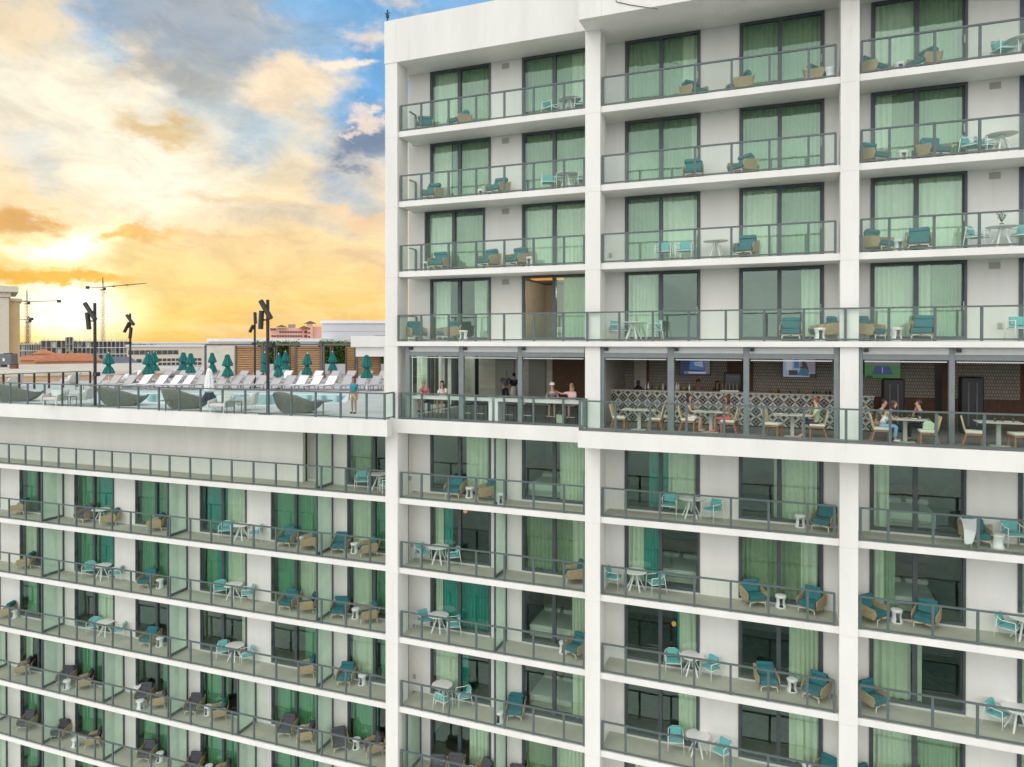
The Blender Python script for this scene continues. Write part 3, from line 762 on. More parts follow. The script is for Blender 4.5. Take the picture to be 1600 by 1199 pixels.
def proto_dining():
    p = []
    me = MB().box(-.24, .24, -.26, .22, .42, .475).data('seat_cushion', 'aqua_fabric', bevel=.02); p.append(('seat_cushion', me))
    me = MB().box(-.22, .22, -.05, .05, -.15, .15).data('back_cushion', 'aqua_fabric', bevel=.035); me.transform(Matrix.Translation((0, .21, .66)) @ Matrix.Rotation(R(-14), 4, 'X')); p.append(('back_cushion', me))
    f = MB()
    f.tube([(-.28, -.28, .66), (-.285, .10, .66), (-.25, .23, .72), (-.12, .29, .78), (.12, .29, .78), (.25, .23, .72), (.285, .10, .66), (.28, -.28, .66)], .016, 7)
    for a, b_ in (((-.26, -.27, .41), (.26, -.27, .41)), ((-.26, .23, .41), (.26, .23, .41)), ((-.27, -.27, .41), (-.27, .23, .41)), ((.27, -.27, .41), (.27, .23, .41))): f.bar(a, b_, .028)
    for x in (-.17, -.085, 0, .085, .17): f.tube([(x, .235, .42), (x, .27, .60), (x, .285, .765)], .007, 5)
    p.append(('chair_frame', f.data('chair_frame', 'white_metal', smooth=True)))
    for s in (-1, 1):
        p.append(('leg', MB().tube([(s*.30, -.30, 0), (s*.28, -.28, .665)], .015, 7).data('leg', 'white_metal', smooth=True)))
        p.append(('leg', MB().tube([(s*.30, .33, 0), (s*.27, .23, .69)], .015, 7).data('leg', 'white_metal', smooth=True)))
    return p
def proto_table():
    p = [('tabletop', MB().lathe([(0, .715), (.43, .715), (.455, .725), (.455, .74), (.44, .748), (0, .748)], 36).data('tabletop', 'table_white'))]
    p.append(('hub', MB().lathe([(0, .60), (.06, .61), (.10, .714), (0, .714)], 12).data('hub', 'white_metal', smooth=True)))
    for k in range(5):
        a = 2*math.pi*k/5+.4
        p.append(('leg', MB().bar((.045*math.cos(a), .045*math.sin(a), .70), (.36*math.cos(a), .36*math.sin(a), 0.01), .055, .04).data('leg', 'white_metal', bevel=.006, seg=1)))
    return p
def proto_stool():
    pr = [(.19, 0), (.205, .02), (.195, .06), (.165, .14), (.148, .22), (.155, .30), (.180, .38), (.195, .43), (.19, .455), (.17, .465), (0, .46)]
    n = 24
    hole = lambda j, k: 2 <= j <= 5 and (k in (5, 6, 7) or k in (17, 18, 19))
    b = MB().lathe(pr, n, skip=hole)
    b.lathe([(max(r-.018, 0), z) for r, z in pr[:9]], n, skip=hole)
    return [('stool_body', b.data('stool_body', 'white_plastic', smooth=True))]
def place(kind, loc, rz, label, cat, group, name):
    if kind not in PROTO:
        parts = {'A': lambda: proto_armchair('teal_fabric'), 'G': lambda: proto_armchair('grey_fabric'), 'C': proto_dining, 'T': proto_table, 'S': proto_stool}[kind]()
        if len(parts) == 1:
            o = link(name, parts[0][1], None)
        else:
            o = link(name, None)
            for n_, me in parts: link(n_, me, o)
        PROTO[kind] = o
    else:
        o = copy_tree(PROTO[kind])
    o.location = loc; o.rotation_euler = (0, 0, rz + jit.uniform(-.10, .10))
    for ch in o.children:
        if ch.name.startswith(('back_cushion', 'head_roll')) and kind in 'AGC':
            ch.rotation_euler = (jit.uniform(-.03, .03), jit.uniform(-.05, .05), jit.uniform(-.04, .04)); ch.location = (jit.uniform(-.025, .025), jit.uniform(-.01, .01), jit.uniform(-.02, .01))
    return tag(o, label, cat, group)
KIND = {'A': ('wicker_armchair', 'wicker armchair with teal cushions', 'armchair', 'teal wicker armchairs on the balconies'),
        'G': ('wicker_armchair', 'wicker armchair with charcoal cushions', 'armchair', 'charcoal wicker armchairs on the low wing balconies'),
        'C': ('dining_chair', 'white metal chair with aqua cushions', 'chair', 'aqua cushioned chairs at the balcony tables'),
        'T': ('round_table', 'round white table on splayed legs', 'table', 'round tables on the balconies'),
        'S': ('garden_stool', 'white hourglass garden stool', 'stool', 'hourglass stools on the balconies')}
# (floor, bay): kind, photo x, then photo y of its foot (or depth on the balcony), and the way it faces in degrees (0 = out, 90 = right)
FUR = {
 ('F1',1): 'A 664 .75 25;A 717 .75 -30;C 861 .8 70;T 890 .85 0;C 908 .9 -70',
 ('F2',1): 'A 674 .7 0;S 753 1.1 0;A 777 .75 -20;C 857 .7 20;T 886 .8 0;C 911 .8 -60',
 ('F3',1): 'S 666 .85 0;A 685.5 .7 5;A 762 .65 -12;A 806 .65 -12;S 828 .8 0',
 ('F4',1): 'A 651 .75 55;A 699 .7 -35;S 724 .45 0',
 ('G1',1): 'A 710.6 775 5;S 734 774 0;A 757 780 -50;S 781.7 788 20',
 ('G2',1): 'C 660 879 60;T 685.6 878 0;C 708 881 -60;A 898 902 -65',
 ('G3',1): 'C 663.6 982 50;T 685 984 0;C 709 990 -60;S 880.6 1015 0;A 901 1023 -25',
 ('G4',1): 'T 691 1096 0;C 692 1108 165;C 724.7 1100 -55;A 806 1120 15;S 779.6 1129 0',
 ('G5',1): 'G 711 1214 15;S 735 1216 0;G 754.7 1222 -35;G 807 1228 10;G 684 1235 20',
 ('F1',2): 'A 1085 .85 40;A 1153 .8 -60;S 1297 .4 70;A 1281 .9 60',
 ('F2',2): 'A 1083 .7 5;A 1158 .7 -40',
 ('F3',2): 'C 1037.5 .8 0;C 1070 .8 0;T 1118 .8 0;A 1165 .6 -15',
 ('F4',2): 'C 966 .75 60;T 989 .7 0;C 1022 .7 -70;A 1236 .7 0;A 1287 .75 -70;S 1281 .25 0',
 ('G1',2): 'C 1045.6 806 5;T 1080 809 0;C 1113.5 814 -40;S 1250.6 822 0;A 1288 829 -30',
 ('G2',2): 'C 958 918 80;T 993 922 0;C 1025 927 -60;A 1177.6 944 25;S 1219.8 946 0;A 1267 957 -30',
 ('G3',2): 'C 1051 1049 15;T 1081.5 1054 0;C 1111 1060 -40;A 1198 1074 15;S 1237.8 1079 0;A 1275 1092 -25',
 ('G4',2): 'C 1055.8 1172 10;T 1090.4 1179 0;C 1127.6 1190 -35;S 1262 1213 0;A 1290 1222 -30',
 ('F1',3): 'A 1366 .8 55;S 1404 .8 0;A 1441 .75 -55;C 1566 .7 20;T 1595 .8 0',
 ('F2',3): 'A 1366 .75 45;S 1410 .8 0;A 1460 .75 20;C 1518 .75 60;T 1564 .8 0;C 1540 1.0 40',
 ('F3',3): 'A 1372 .75 40;S 1404 .8 0;A 1436 .7 -10;C 1526 .75 60;T 1565 .8 0;C 1598 .8 -40',
 ('F4',3): 'A 1360 .7 50;S 1401 .7 0;A 1441 .7 -15;C 1594 .7 10',
 ('G1',3): 'A 1525 852 15;S 1559 857 70;C 1584 855 5',
 ('G2',3): 'A 1364 972 50;S 1401 971 0;A 1447 976 -20;C 1574.6 999 65;T 1600 1000 0',
 ('G3',3): 'A 1364 1106 50;C 1557 1134 50;T 1590 1142 0',
 ('G4',3): 'A 1356 1240 45;A 1428 1245 -5',
 ('L1',0): 'C 566 765 20;T 592 766 0;C 604 772 -40',
 ('L2',0): 'A 31 801 -65;T 158 800 0;G 132 812 5;A 173 820 -65;A 244 822 -60;C 353 839 30;T 377 841 0;C 400 845 -60;A 449 852 10;S 470 850 0;A 482 858 -65;A 532 862 12;S 554 861 0;A 575 867 -50',
 ('L3',0): 'A 41 884 -60;C 139.6 899 30;T 160 902 0;C 182 904 -60;A 231 914 10;S 250 918 0;C 344 933 40;T 365 934 0;C 388 937 -60;A 451.6 949 8;A 480 956 -65;A 531 964 12;S 556 961 0;A 576 970 -55',
 ('L4',0): 'A 10 956 -65;S 22.6 960 0;C 147 989 30;T 165 992 0;C 187 995 -60;A 234 1006 10;S 250 1010 0;C 349 1027 35;T 367 1030 0;C 386 1037 -40;A 480 1055 -65;A 540.7 1068 15;S 566 1064 0',
 ('L5',0): 'G 37 1053 -45;G 103 1066 12;S 105 1076 0;G 132 1072 -50;G 226 1092 15;S 219.4 1108 70;G 249 1104 -65;G 303 1110 15;S 325 1114 0;A 341 1118 -55;G 449 1148 15;S 473 1150 0;G 478 1158 -65;G 531 1170 40;S 557 1166 0;G 583 1174 -45',
 ('L6',0): 'G 42 1138 12;G 95 1152 18;S 118 1167 60;G 147 1164 -50;G 230 1180 15;S 250 1186 0;G 303 1197 15;S 326.6 1196 0;G 347 1204 -50;G 452 1237 15;G 545 1262 15',
 ('L7',0): 'G 47 1226 15;G 92 1240 10'}
STRETCH = {0: 'on the low wing'}
for (L, bay), s in FUR.items():
    items = []
    for e in s.split(';'):
        k, px, v, a = e.split(); px, v, a = float(px), float(v), float(a)
        if v < 3: p = AT(px, 500, Y=v); p.z = F[L]
        else:
            A_ = ATW if bay == 0 else AT
            p = A_(px, v, Z=F[L])
            p.y = min(max(p.y, .45), 1.02) if k in 'AG' else min(max(p.y, .32), 1.12)
            p.x = A_(px, v, Y=p.y).x
            if bay == 0: p = to_w(p); a += 1.5
        items.append([k, px, p, a])
    cnt = {}
    for it in items: cnt.setdefault(it[0], []).append(it)
    for k, l in cnt.items():
        l.sort(key=lambda t: t[1])
        for i, (k_, px, p, a) in enumerate(l):
            name, base, cat, grp = KIND[k]
            o_ = ordinal(i, len(l))
            lab = f'{base}, {FLOOR[L]}, {ZONE[bay]}' + (f', {o_}' if o_ else '')
            lab = lab.replace('balcony from the roof', 'balcony from roof').replace('first balcony', '1st balcony').replace('second balcony', '2nd balcony').replace('third balcony', '3rd balcony').replace('fourth balcony', '4th balcony').replace('fifth balcony', '5th balcony').replace('sixth balcony', '6th balcony').replace('seventh balcony', '7th balcony').replace('balcony right above the bar', 'balcony above bar').replace('below the bar', 'below bar').replace('below the pool', 'below pool')
            place(k, p, R(a), lab, cat, grp, name)
# things left on the balconies
def towel(pts, label, cat='towel'):
    """a draped cloth: rows of points, given thickness"""
    n, m = len(pts), len(pts[0]); vs = [Vector(p) for r_ in pts for p in r_]
    b = MB().mesh(vs, [(i*m+j, i*m+j+1, (i+1)*m+j+1, (i+1)*m+j) for i in range(n-1) for j in range(m-1)])
    o = b.build('towel', 'towel_white', smooth=True)
    so = o.modifiers.new('s', 'SOLIDIFY'); so.thickness = .02
    ss = o.modifiers.new('u', 'SUBSURF'); ss.levels = ss.render_levels = 1
    return tag(o, label, cat)
p = AT(1525, 852, Z=F['G1']); q = Vector((p.x-.25, p.y, F['G1']))
ca = R(15); pc = Vector((p.x, min(max(p.y, .45), 1.02), F['G1']))
rows = []
for k, (a, b_) in enumerate((((-.34, .50, .66), (.22, .52, .70)), ((-.36, .40, .84), (.20, .40, .93)), ((-.42, .18, .78), (.10, .12, .74)), ((-.48, -.08, .74), (-.06, -.12, .62)), ((-.51, -.28, .64), (-.22, -.42, .56)), ((-.56, -.40, .36), (-.32, -.52, .30)), ((-.58, -.42, .10), (-.38, -.54, .16)))):
    row = []
    for j in range(6):
        v = Vector(a).lerp(Vector(b_), j/5)+Vector((.02*math.sin(j*2.3+k), .02*math.sin(j*1.7+k*2), .025*math.sin(j*2.6+k)))
        row.append((pc.x+v.x*math.cos(ca)-v.y*math.sin(ca), pc.y+v.x*math.sin(ca)+v.y*math.cos(ca), pc.z+v.z))
    rows.append(row)
towel(rows, 'white towel draped over the arm of a teal wicker armchair')
p = AT(222, 1085, Z=F['L5'])
rows = [[(p.x-.30+.14*j, p.y-.36+.12*i, F['L5']+.50+.05*math.sin(i*2+j)+(.0 if i > 0 else -.12)) for j in range(5)] for i in range(4)]
towel(rows, 'rumpled white towel left on a charcoal wicker armchair')
p = AT(1565, 380, Y=.8); p.z = F['F3']+.752
pl = thing('potted_plant', 'small dark plant standing on the round balcony table', 'plant', p)
MB().lathe([(0, 0), (.05, 0), (.06, .09), (0, .09)], 10).build('pot', 'black', pl)
b = MB()
for k in range(26):
    a = random.random()*6.28; e = random.uniform(-.2, 1.4); r = random.uniform(.1, .2); c = Vector((math.cos(a)*math.cos(e), math.sin(a)*math.cos(e), math.sin(e)))*r + Vector((0, 0, .30))
    b.bar((0, 0, .12), c, .006); t = c.normalized().cross(Vector((0, 0, 1)))*.04
    b.mesh([c-t, c+Vector((0, 0, .04)), c+t, c-Vector((0, 0, .04))], [(0, 1, 2, 3)])
b.build('foliage', 'hedge_dark', pl)
# beds seen through the glass
def bed(x, L, label, y=3.0, w=1.9):
    z = F[L]
    t = thing('hotel_bed', label, 'bed', (x, y, z))
    MB().box(-w/2, w/2, -1.0, 1.0, .12, .34).build('bed_base', 'room_wall', t)
    MB().box(-w/2, w/2, -1.02, 1.02, .345, .62).build('mattress', 'bed_linen', t, bevel=.06)
    MB().box(-w/2-.05, w/2+.05, 1.04, 1.12, .05, 1.25).build('headboard', 'wood_brown', t)
    for s in (-1, 1): MB().box(s*.45-.38, s*.45+.38, .52, .98, .63, .82).build('pillow', 'bed_linen', t, bevel=.07)
bed(-9.3, 'G1', 'made bed behind glass on first floor below bar, narrow left bay', 3.0)
bed(-9.2, 'G3', 'made bed behind glass on third floor below bar, narrow left bay', 2.95)
bed(-9.2, 'G4', 'made bed behind glass on fourth floor below bar, narrow left bay', 2.95)
bed(4.2, 'G1', 'made bed with white pillows behind glass, upper right room below the bar', 3.1, 1.6)
bed(4.2, 'G2', 'made bed behind glass, right room two floors below the bar', 3.1, 1.6)
bed(-4.0, 'G2', 'made bed behind glass, middle room two floors below the bar', 3.1, 1.6)
bed(-8.3, 'F4', 'bed inside the open balcony door above the bar', 3.4, 1.6)
# pendant lamps glowing inside two rooms
for px, py, L in ((727, 799, 'G2'), (1053, 975, 'G3')):
    p = AT(px, py, Y=3.2)
    t = thing('pendant_lamp', 'lit amber pendant lamp behind glass, ' + ('room two floors below the bar' if L == 'G2' else 'room three floors below the bar'), 'lamp', p)
    MB().lathe([(0, -.10), (.07, -.08), (.10, 0), (.07, .08), (0, .10)], 12).build('lamp_shade', 'lamp_amber', t, smooth=True)
    MB().tube([(0, 0, .10), (0, 0, SOF[L]-p.z)], .01, 5).build('cord', 'black', t)
# warm ceiling strip of the room with the open door
p = AT(847, 437, Y=2.6)
cl = MB().box(-10.2, -7.6, 2.2, 2.9, SOF['F4']-.08, SOF['F4']-.01).build('ceiling_light', 'lamp_amber')
tag(cl, 'amber lit ceiling panel inside the open balcony door', 'light')
rl = bpy.data.objects.new('room_light', bpy.data.lights.new('room_light', 'POINT')); col.objects.link(rl)
rl.location = (-8.6, 3.4, 2.2); rl.data.energy = 95; rl.data.color = (1.0, .84, .62); rl.data.shadow_soft_size = .25      # the lit room behind the open door
p = AT(822, 475, Y=6.38)
t = thing('wall_picture', 'dark framed picture on the room wall behind open balcony door', 'picture', (AT(829, 478, Y=6.3).x, 6.35, 1.35))
MB().box(-.35, .35, .0, .03, -.6, .6).build('picture_frame', 'black', t)
MB().box(-.28, .28, -.01, -.002, -.52, .52).build('canvas', 'wood_brown', t)
# ---------------------------------------------------------------- people
def skin(verts, edges, root=0, sub=1):
    me = bpy.data.meshes.new('tmp'); me.from_pydata([v[:3] for v in verts], edges, [])
    o = bpy.data.objects.new('tmp', me); col.objects.link(o)
    m = o.modifiers.new('skin', 'SKIN'); m.use_smooth_shade = True
    for i, v in enumerate(verts):
        sv = me.skin_vertices[0].data[i]
        r = v[3] if isinstance(v[3], tuple) else (v[3], v[3]); sv.radius = r; sv.use_root = (i == root)
    s = o.modifiers.new('sub', 'SUBSURF'); s.levels = s.render_levels = sub
    dg = bpy.context.evaluated_depsgraph_get()
    out = bpy.data.meshes.new_from_object(o.evaluated_get(dg))
    bpy.data.objects.remove(o); bpy.data.meshes.remove(me)
    for p in out.polygons: p.use_smooth = True
    return out
def lerp(a, b_, t): return tuple(a[i]+(b_[i]-a[i])*t for i in range(3))
def human(label, loc, yaw, pose='stand', seat=.46, arms=('down', 'down'), top='c_grey', sleeve='short', bottom='c_khaki', blen='knee', skirt=None, skin_m='skin_a', hair='hair_dark', long_hair=False, hat=None, h=1.68, shoes='black', head_turn=0, lean=0.0, glasses=False, female=False, group='people at the hotel'):
    k = h/1.70
    o = thing('person', label, 'person', loc, yaw, group); o.scale = (k, k, k)
    sw = .165 if female else .19; hw = .095
    if pose == 'stand':
        pz, py_ = .93, 0.0
        knee = [(s*.10, -.015, .49) for s in (-1, 1)]; ank = [(s*.105, .01, .08) for s in (-1, 1)]
    else:
        pz, py_ = seat/k+.10, .02
        kz = seat/k+.07
        knee = [(s*.105, -.42, kz) for s in (-1, 1)]; ank = [(s*.11, -.36-.06*(s > 0), max(.08, kz-.44)) for s in (-1, 1)]
    P = (0, py_, pz); W = (0, py_+.0-lean*.1, pz+.13); Ch = (0, py_-lean*.25, pz+.34); N = (0, py_-.01-lean*.4, pz+.52); 
    Hd = (0, N[1]-.015-lean*.05, N[2]+.10); Hc = (0, Hd[1]-.005, Hd[2]+.09); Ht = (0, Hd[1]+.005, Hd[2]+.165)
    hip = [(s*hw, py_, pz-.04) for s in (-1, 1)]
    sh = [(s*sw, Ch[1]+.01, Ch[2]+.10) for s in (-1, 1)]
    toe = [(a[0], a[1]-.16, a[2]-.045) for a in ank]
    el, wr, hand = [], [], []
    for i, s in enumerate((-1, 1)):
        S = sh[i]; a = arms[i]
        if a == 'down': E, Wp, Hn = (S[0]+s*.07, S[1]+.02, S[2]-.29), (S[0]+s*.09, S[1]-.04, S[2]-.54), (0, -.15, -1)
        elif a == 'table': E, Wp, Hn = (S[0]+s*.06, S[1]-.14, S[2]-.25), (S[0]-s*.06, S[1]-.36, S[2]-.22), (-s*.3, -1, -.1)
        elif a == 'chin': E, Wp, Hn = (S[0]+s*.02, S[1]-.22, S[2]-.22), (S[0]-s*.12, S[1]-.17, S[2]+.03), (-s*.5, .2, 1)
        elif a == 'lap': E, Wp, Hn = (S[0]+s*.07, S[1]-.03, S[2]-.28), (S[0]-s*.03, S[1]-.25, S[2]-.36), (-s*.4, -1, -.2)
        elif a == 'reach': E, Wp, Hn = (S[0]+s*.25, S[1]-.10, S[2]-.06), (S[0]+s*.50, S[1]-.14, S[2]+.05), (s*1, -.1, .1)
        el.append(E); wr.append(Wp); hand.append(Vector(Hn).normalized())
    V, Ed = [], []
    def add(p, r, prev=None):
        V.append((*p, r)); i = len(V)-1
        if prev is not None: Ed.append((prev, i))
        return i
    ip = add(P, (.135, .10)); iw = add(W, (.12, .09), ip); ic = add(Ch, (.14, .10), iw); i_n = add(N, .052, ic)
    ih = add(Hd, (.066, .075), i_n); ih2 = add(Hc, (.074, .092), ih); add(Ht, (.055, .07), ih2)
    for i, s in enumerate((-1, 1)):
        j = add(hip[i], .088, ip); j = add(knee[i], .056, j); j = add(lerp(knee[i], ank[i], .35), .054, j); j = add(ank[i], .036, j); j = add(toe[i], (.036, .026), j)
        j = add(sh[i], .056, ic); j = add(el[i], .040, j); j = add(lerp(el[i], wr[i], .3), .038, j); j = add(wr[i], .026, j)
        d = hand[i]; q = Vector(wr[i]); side = d.cross(Vector((0, 1, .2))).normalized()
        pm = q+d*.055; j = add(tuple(pm), (.034, .018), j)
        for fi, (off, ln) in enumerate(((-.03, .07), (-.010, .085), (.010, .08), (.03, .062))):
            b0 = add(tuple(q+d*.09+side*off), .0095, j); curl = Vector((0, -.015, -.012)); b1 = add(tuple(q+d*(.09+ln*.55)+side*off*1.1+curl*.6), .0085, b0); add(tuple(q+d*(.09+ln)+side*off*1.1+curl*2), .007, b1)
        t0 = add(tuple(q+d*.045-side*.045), .011, j); add(tuple(q+d*.085-side*.062), .009, t0)
    me = skin(V, Ed, 0, 1); me.materials.clear()
    for m_ in (skin_m, 'black', 'pink_dark', shoes): me.materials.append(M[m_])
    # face, ears and shoes join the body mesh
    bm = bmesh.new(); bm.from_mesh(me)
    def blobm(c, r, mi, sc_=(1, 1, 1)):
        g = bmesh.ops.create_icosphere(bm, subdivisions=1, radius=r, matrix=Matrix.Translation(c) @ Matrix.Diagonal((*sc_, 1)))
        for f_ in {f_ for v in g['verts'] for f_ in v.link_faces}: f_.material_index = mi; f_.smooth = True
    fy = Hc[1]-.088
    for s in (-1, 1):
        blobm((s*.032, fy+.004, Hc[2]+.005), .011, 1); blobm((s*.078, Hc[1]+.01, Hc[2]-.01), .022, 0, (.5, .9, 1.2))
        blobm((ank[(s+1)//2][0], ank[(s+1)//2][1]-.07, max(.045, ank[(s+1)//2][2]-.04)), .06, 3, (.75, 2.0, .75))
    blobm((0, fy-.008, Hc[2]-.025), .016, 0, (.8, 1, 1.4)); blobm((0, fy+.006, Hc[2]-.062), .016, 2, (1.5, .6, .45))
    bm.to_mesh(me); bm.free()
    link('body', me, o)
    # clothes
    def garment(name, vs, es, m_, sub=1):
        g = skin(vs, es, 0, sub); g.materials.clear(); g.materials.append(M[m_]); return link(name, g, o)
    tv = [(*P, (.150, .115)), (*W, (.138, .105)), (*Ch, (.155, .115)), (0, lerp(Ch, N, .55)[1], lerp(Ch, N, .55)[2], .075)]
    te = [(0, 1), (1, 2), (2, 3)]
    for i in (0, 1):
        if sleeve == 'none': continue
        tv.append((*sh[i], .070)); te.append((2, len(tv)-1))
        tv.append((*lerp(sh[i], el[i], .75 if sleeve == 'short' else 1.0), .058)); te.append((len(tv)-2, len(tv)-1))
        if sleeve == 'long': tv.append((*wr[i], .038)); te.append((len(tv)-2, len(tv)-1))
    garment('shirt', tv, te, top)
    if skirt:
        sk = MB()
        if pose == 'stand': sk.lathe([(.13, .14), (.165, 0), (.20, -.35), (.19, -.36), (.10, .0)], 16, c=(0, py_, pz))
        else: sk.box(-.20, .20, -.30, .14, pz-.10, pz+.04)
        sk.build('skirt', skirt, o, smooth=True, bevel=0 if pose == 'stand' else .05)
    else:
        bv = [(*lerp(P, W, .3), (.148, .112)), (P[0], P[1], P[2]-.03, (.15, .115))]; be = [(0, 1)]
        for i in (0, 1):
            bv.append((*hip[i], .102)); be.append((1, len(bv)-1))
            bv.append((*lerp(hip[i], knee[i], .8 if blen == 'short' else 1.0), .076)); be.append((len(bv)-2, len(bv)-1))
            if blen == 'long': bv.append((*lerp(knee[i], ank[i], .92), .058)); be.append((len(bv)-2, len(bv)-1))
        garment('trousers' if blen == 'long' else 'shorts', bv, be, bottom)
    hb = bmesh.new()
    bmesh.ops.create_uvsphere(hb, u_segments=16, v_segments=10, radius=1, matrix=Matrix.Translation((0, Hc[1]+.022, Hc[2]+.028)) @ Matrix.Diagonal((.094, .106, .104, 1)))
    bmesh.ops.delete(hb, geom=[v for v in hb.verts if v.co.y < Hc[1]-.035 and v.co.z < Hc[2]+.05], context='VERTS')
    hm = bpy.data.meshes.new('hair'); 
    if long_hair:
        for x, y, z, r in ((-.06, .05, -.10, .05), (.06, .05, -.10, .05), (0, .075, -.13, .06), (-.075, .02, -.17, .036), (.075, .02, -.17, .036), (0, .075, -.23, .05)):
            bmesh.ops.create_uvsphere(hb, u_segments=8, v_segments=6, radius=r, matrix=Matrix.Translation((x, Hc[1]+y, Hc[2]+z)) @ Matrix.Diagonal((1, .8, 1.7, 1)))
    hb.to_mesh(hm); hb.free(); hm.materials.append(M[hair])
    for p_ in hm.polygons: p_.use_smooth = True
    link('hair', hm, o)
    if hat:
        b = MB().lathe([(.105, 0), (.104, .05), (.08, .10), (0, .115)], 16, c=(0, Hc[1]+.01, Hc[2]+.045))
        b.prism([(-.08, Hc[1]-.09), (-.06, Hc[1]-.19), (.06, Hc[1]-.19), (.08, Hc[1]-.09)], 'z', Hc[2]+.045, Hc[2]+.058)
        b.build('cap', hat, o, smooth=False)
    return o
# ---------------------------------------------------------------- bar level: steel frames, roller shutters, walls
BZ = -3.30
fr = thing('shutter_frame', 'grey steel posts and roller shutter boxes of the open bar front', 'shutter', (-4, 0, BZ))
def frp(b, n, m):
    o = b.build(n, m, fr); o.location = -Vector(fr.location); return o
def xr(a, b_, Y, py=600): return AT(a, py, Y=Y).x, AT(b_, py, Y=Y).x
POSTS = [(633.5, 640), (717, 724), (809, 815.5), (936.5, 944), (1043, 1053), (1161.5, 1170.5), (1303, 1310.5), (1340.5, 1348), (1483, 1492)]
for a, b_ in POSTS:
    x0, x1 = xr(a, b_, -.02); frp(MB().box(x0, x1, -.02, .16, BZ+.002, -.184), 'post', 'post_metal')
for x in (5.6+1.9, 10.4): frp(MB().box(x, x+.2, -.02, .16, BZ+.002, -.184), 'post', 'post_metal')
spans = [(640, 717), (724, 809), (815.5, 913), (944, 1043), (1053, 1161.5), (1170.5, 1303), (1348, 1483)]
hx = [xr(a, b_, 0) for a, b_ in spans] + [(AT(1492, 600, Y=0).x, 7.49), (7.71, 10.39)]
for x0, x1 in hx:
    frp(MB().box(x0+.004, x1-.004, .0, .30, -.42, -.186), 'shutter_box', 'housing')
    frp(MB().box(x0+.004, x1-.004, -.01, .12, -.60, -.424), 'shutter_rail', 'post_metal')
    frp(MB().box(x0+.05, x1-.05, .02, .08, -.68, -.64), 'shutter_lip', 'housing')
    frp(MB().box(x0+.03, x0+.17, -.10, -.012, -.34, -.22), 'camera_box', 'black')
# back of house walls as one fitted interior
it = thing('bar_interior', 'dim bar room with travertine and wood walls behind the open front', 'interior', (-4, 5, BZ))
def ip(b, n, m, **k):
    o = b.build(n, m, it, **k); o.location = -Vector(it.location); return o
def panel(a, b_, Y, m, n='wall_panel', z0=BZ+.004, z1=-.234, t=.1):
    x0, x1 = xr(a, b_, Y); ip(MB().box(x0, x1-.003, Y, Y+t, z0, z1), n, m)
YB1 = 8.2
for a, b_, m in ((600, 676, 'travertine'), (676, 724, 'travertine'), (724, 737, 'travertine'), (737, 742, 'white_metal'), (742, 748, 'black'), (748, 774, 'travertine'), (774, 805, 'room_wall'), (805, 826, 'travertine'), (826, 854, 'room_wall'), (854, 863, 'travertine'), (863, 893, 'wood_brown'), (893, 940, 'wood_brown')):
    panel(a, b_, YB1, m)
for a, b_, m in ((660, 676, 'travertine'), (690, 706, 'travertine')): panel(a, b_, 6.5, m, t=.6)
for a, b_ in ((645, 650), (673, 677), (680, 684), (705, 715)): panel(a, b_, 6.2, 'black', 'door_frame')
panel(645, 715, 6.19, 'black', 'door_frame', z0=-.75, z1=-.5)
panel(650, 673, 6.3, 'door_glass', 'glass_door', t=.02); panel(715, 724, 6.3, 'door_glass', 'glass_door', t=.02)
panel(778, 803, YB1-.06, 'vent_grey', 'door_leaf', z1=-1.0, t=.05); panel(828, 852, YB1-.06, 'vent_grey', 'door_leaf', z1=-1.0, t=.05)
YB2 = 5.3
ip(MB().box(-6.9, 8.3, YB2, YB2+.2, -2.2, -.234), 'patterned_panel', 'bar_back_panel')
ip(MB().box(-6.9, 8.3, YB2-.02, YB2+.2, BZ+.004, -2.204), 'dark_wainscot', 'wood_brown')
for a, b_, m in ((991, 1010, 'travertine'), (1010, 1014, 'wood_brown'), (1136, 1162, 'wood_brown'), (1170, 1177, 'wood_brown'), (1461, 1472, 'black'), (1472, 1483, 'wood_brown')): panel(a, b_, YB2-.05, m, 'trim_panel', t=.045)
ip(MB().box(-6.86, -6.7, .9, YB2-.1, BZ+.004, -.234), 'partition', 'room_wall')
ip(MB().box(8.3, 10.6, YB2, YB2+.2, BZ+.004, -.234), 'wall_panel', 'wood_brown')
ip(MB().box(-15.3, 10.6, .35, 8.1, -.232, -.222), 'bar_ceiling', 'roof_white')
# counter
x0, x1 = AT(944, 640, Y=2.4).x, AT(1365, 640, Y=2.4).x
ct = thing('bar_counter', 'long bar counter clad in black and white star pattern tiles', 'bar counter', (x0, 2.4, BZ))
MB().box(0, x1-x0, 0, .08, .05, 1.27).build('tiled_front', 'star_tile', ct)
MB().box(0, x1-x0, .081, .7, .0, 1.265).build('counter_body', 'wood_brown', ct)
MB().box(-.03, x1-x0+.03, -.06, .78, 1.271, 1.32).build('countertop', 'cream_wall', ct, bevel=.01, seg=1)
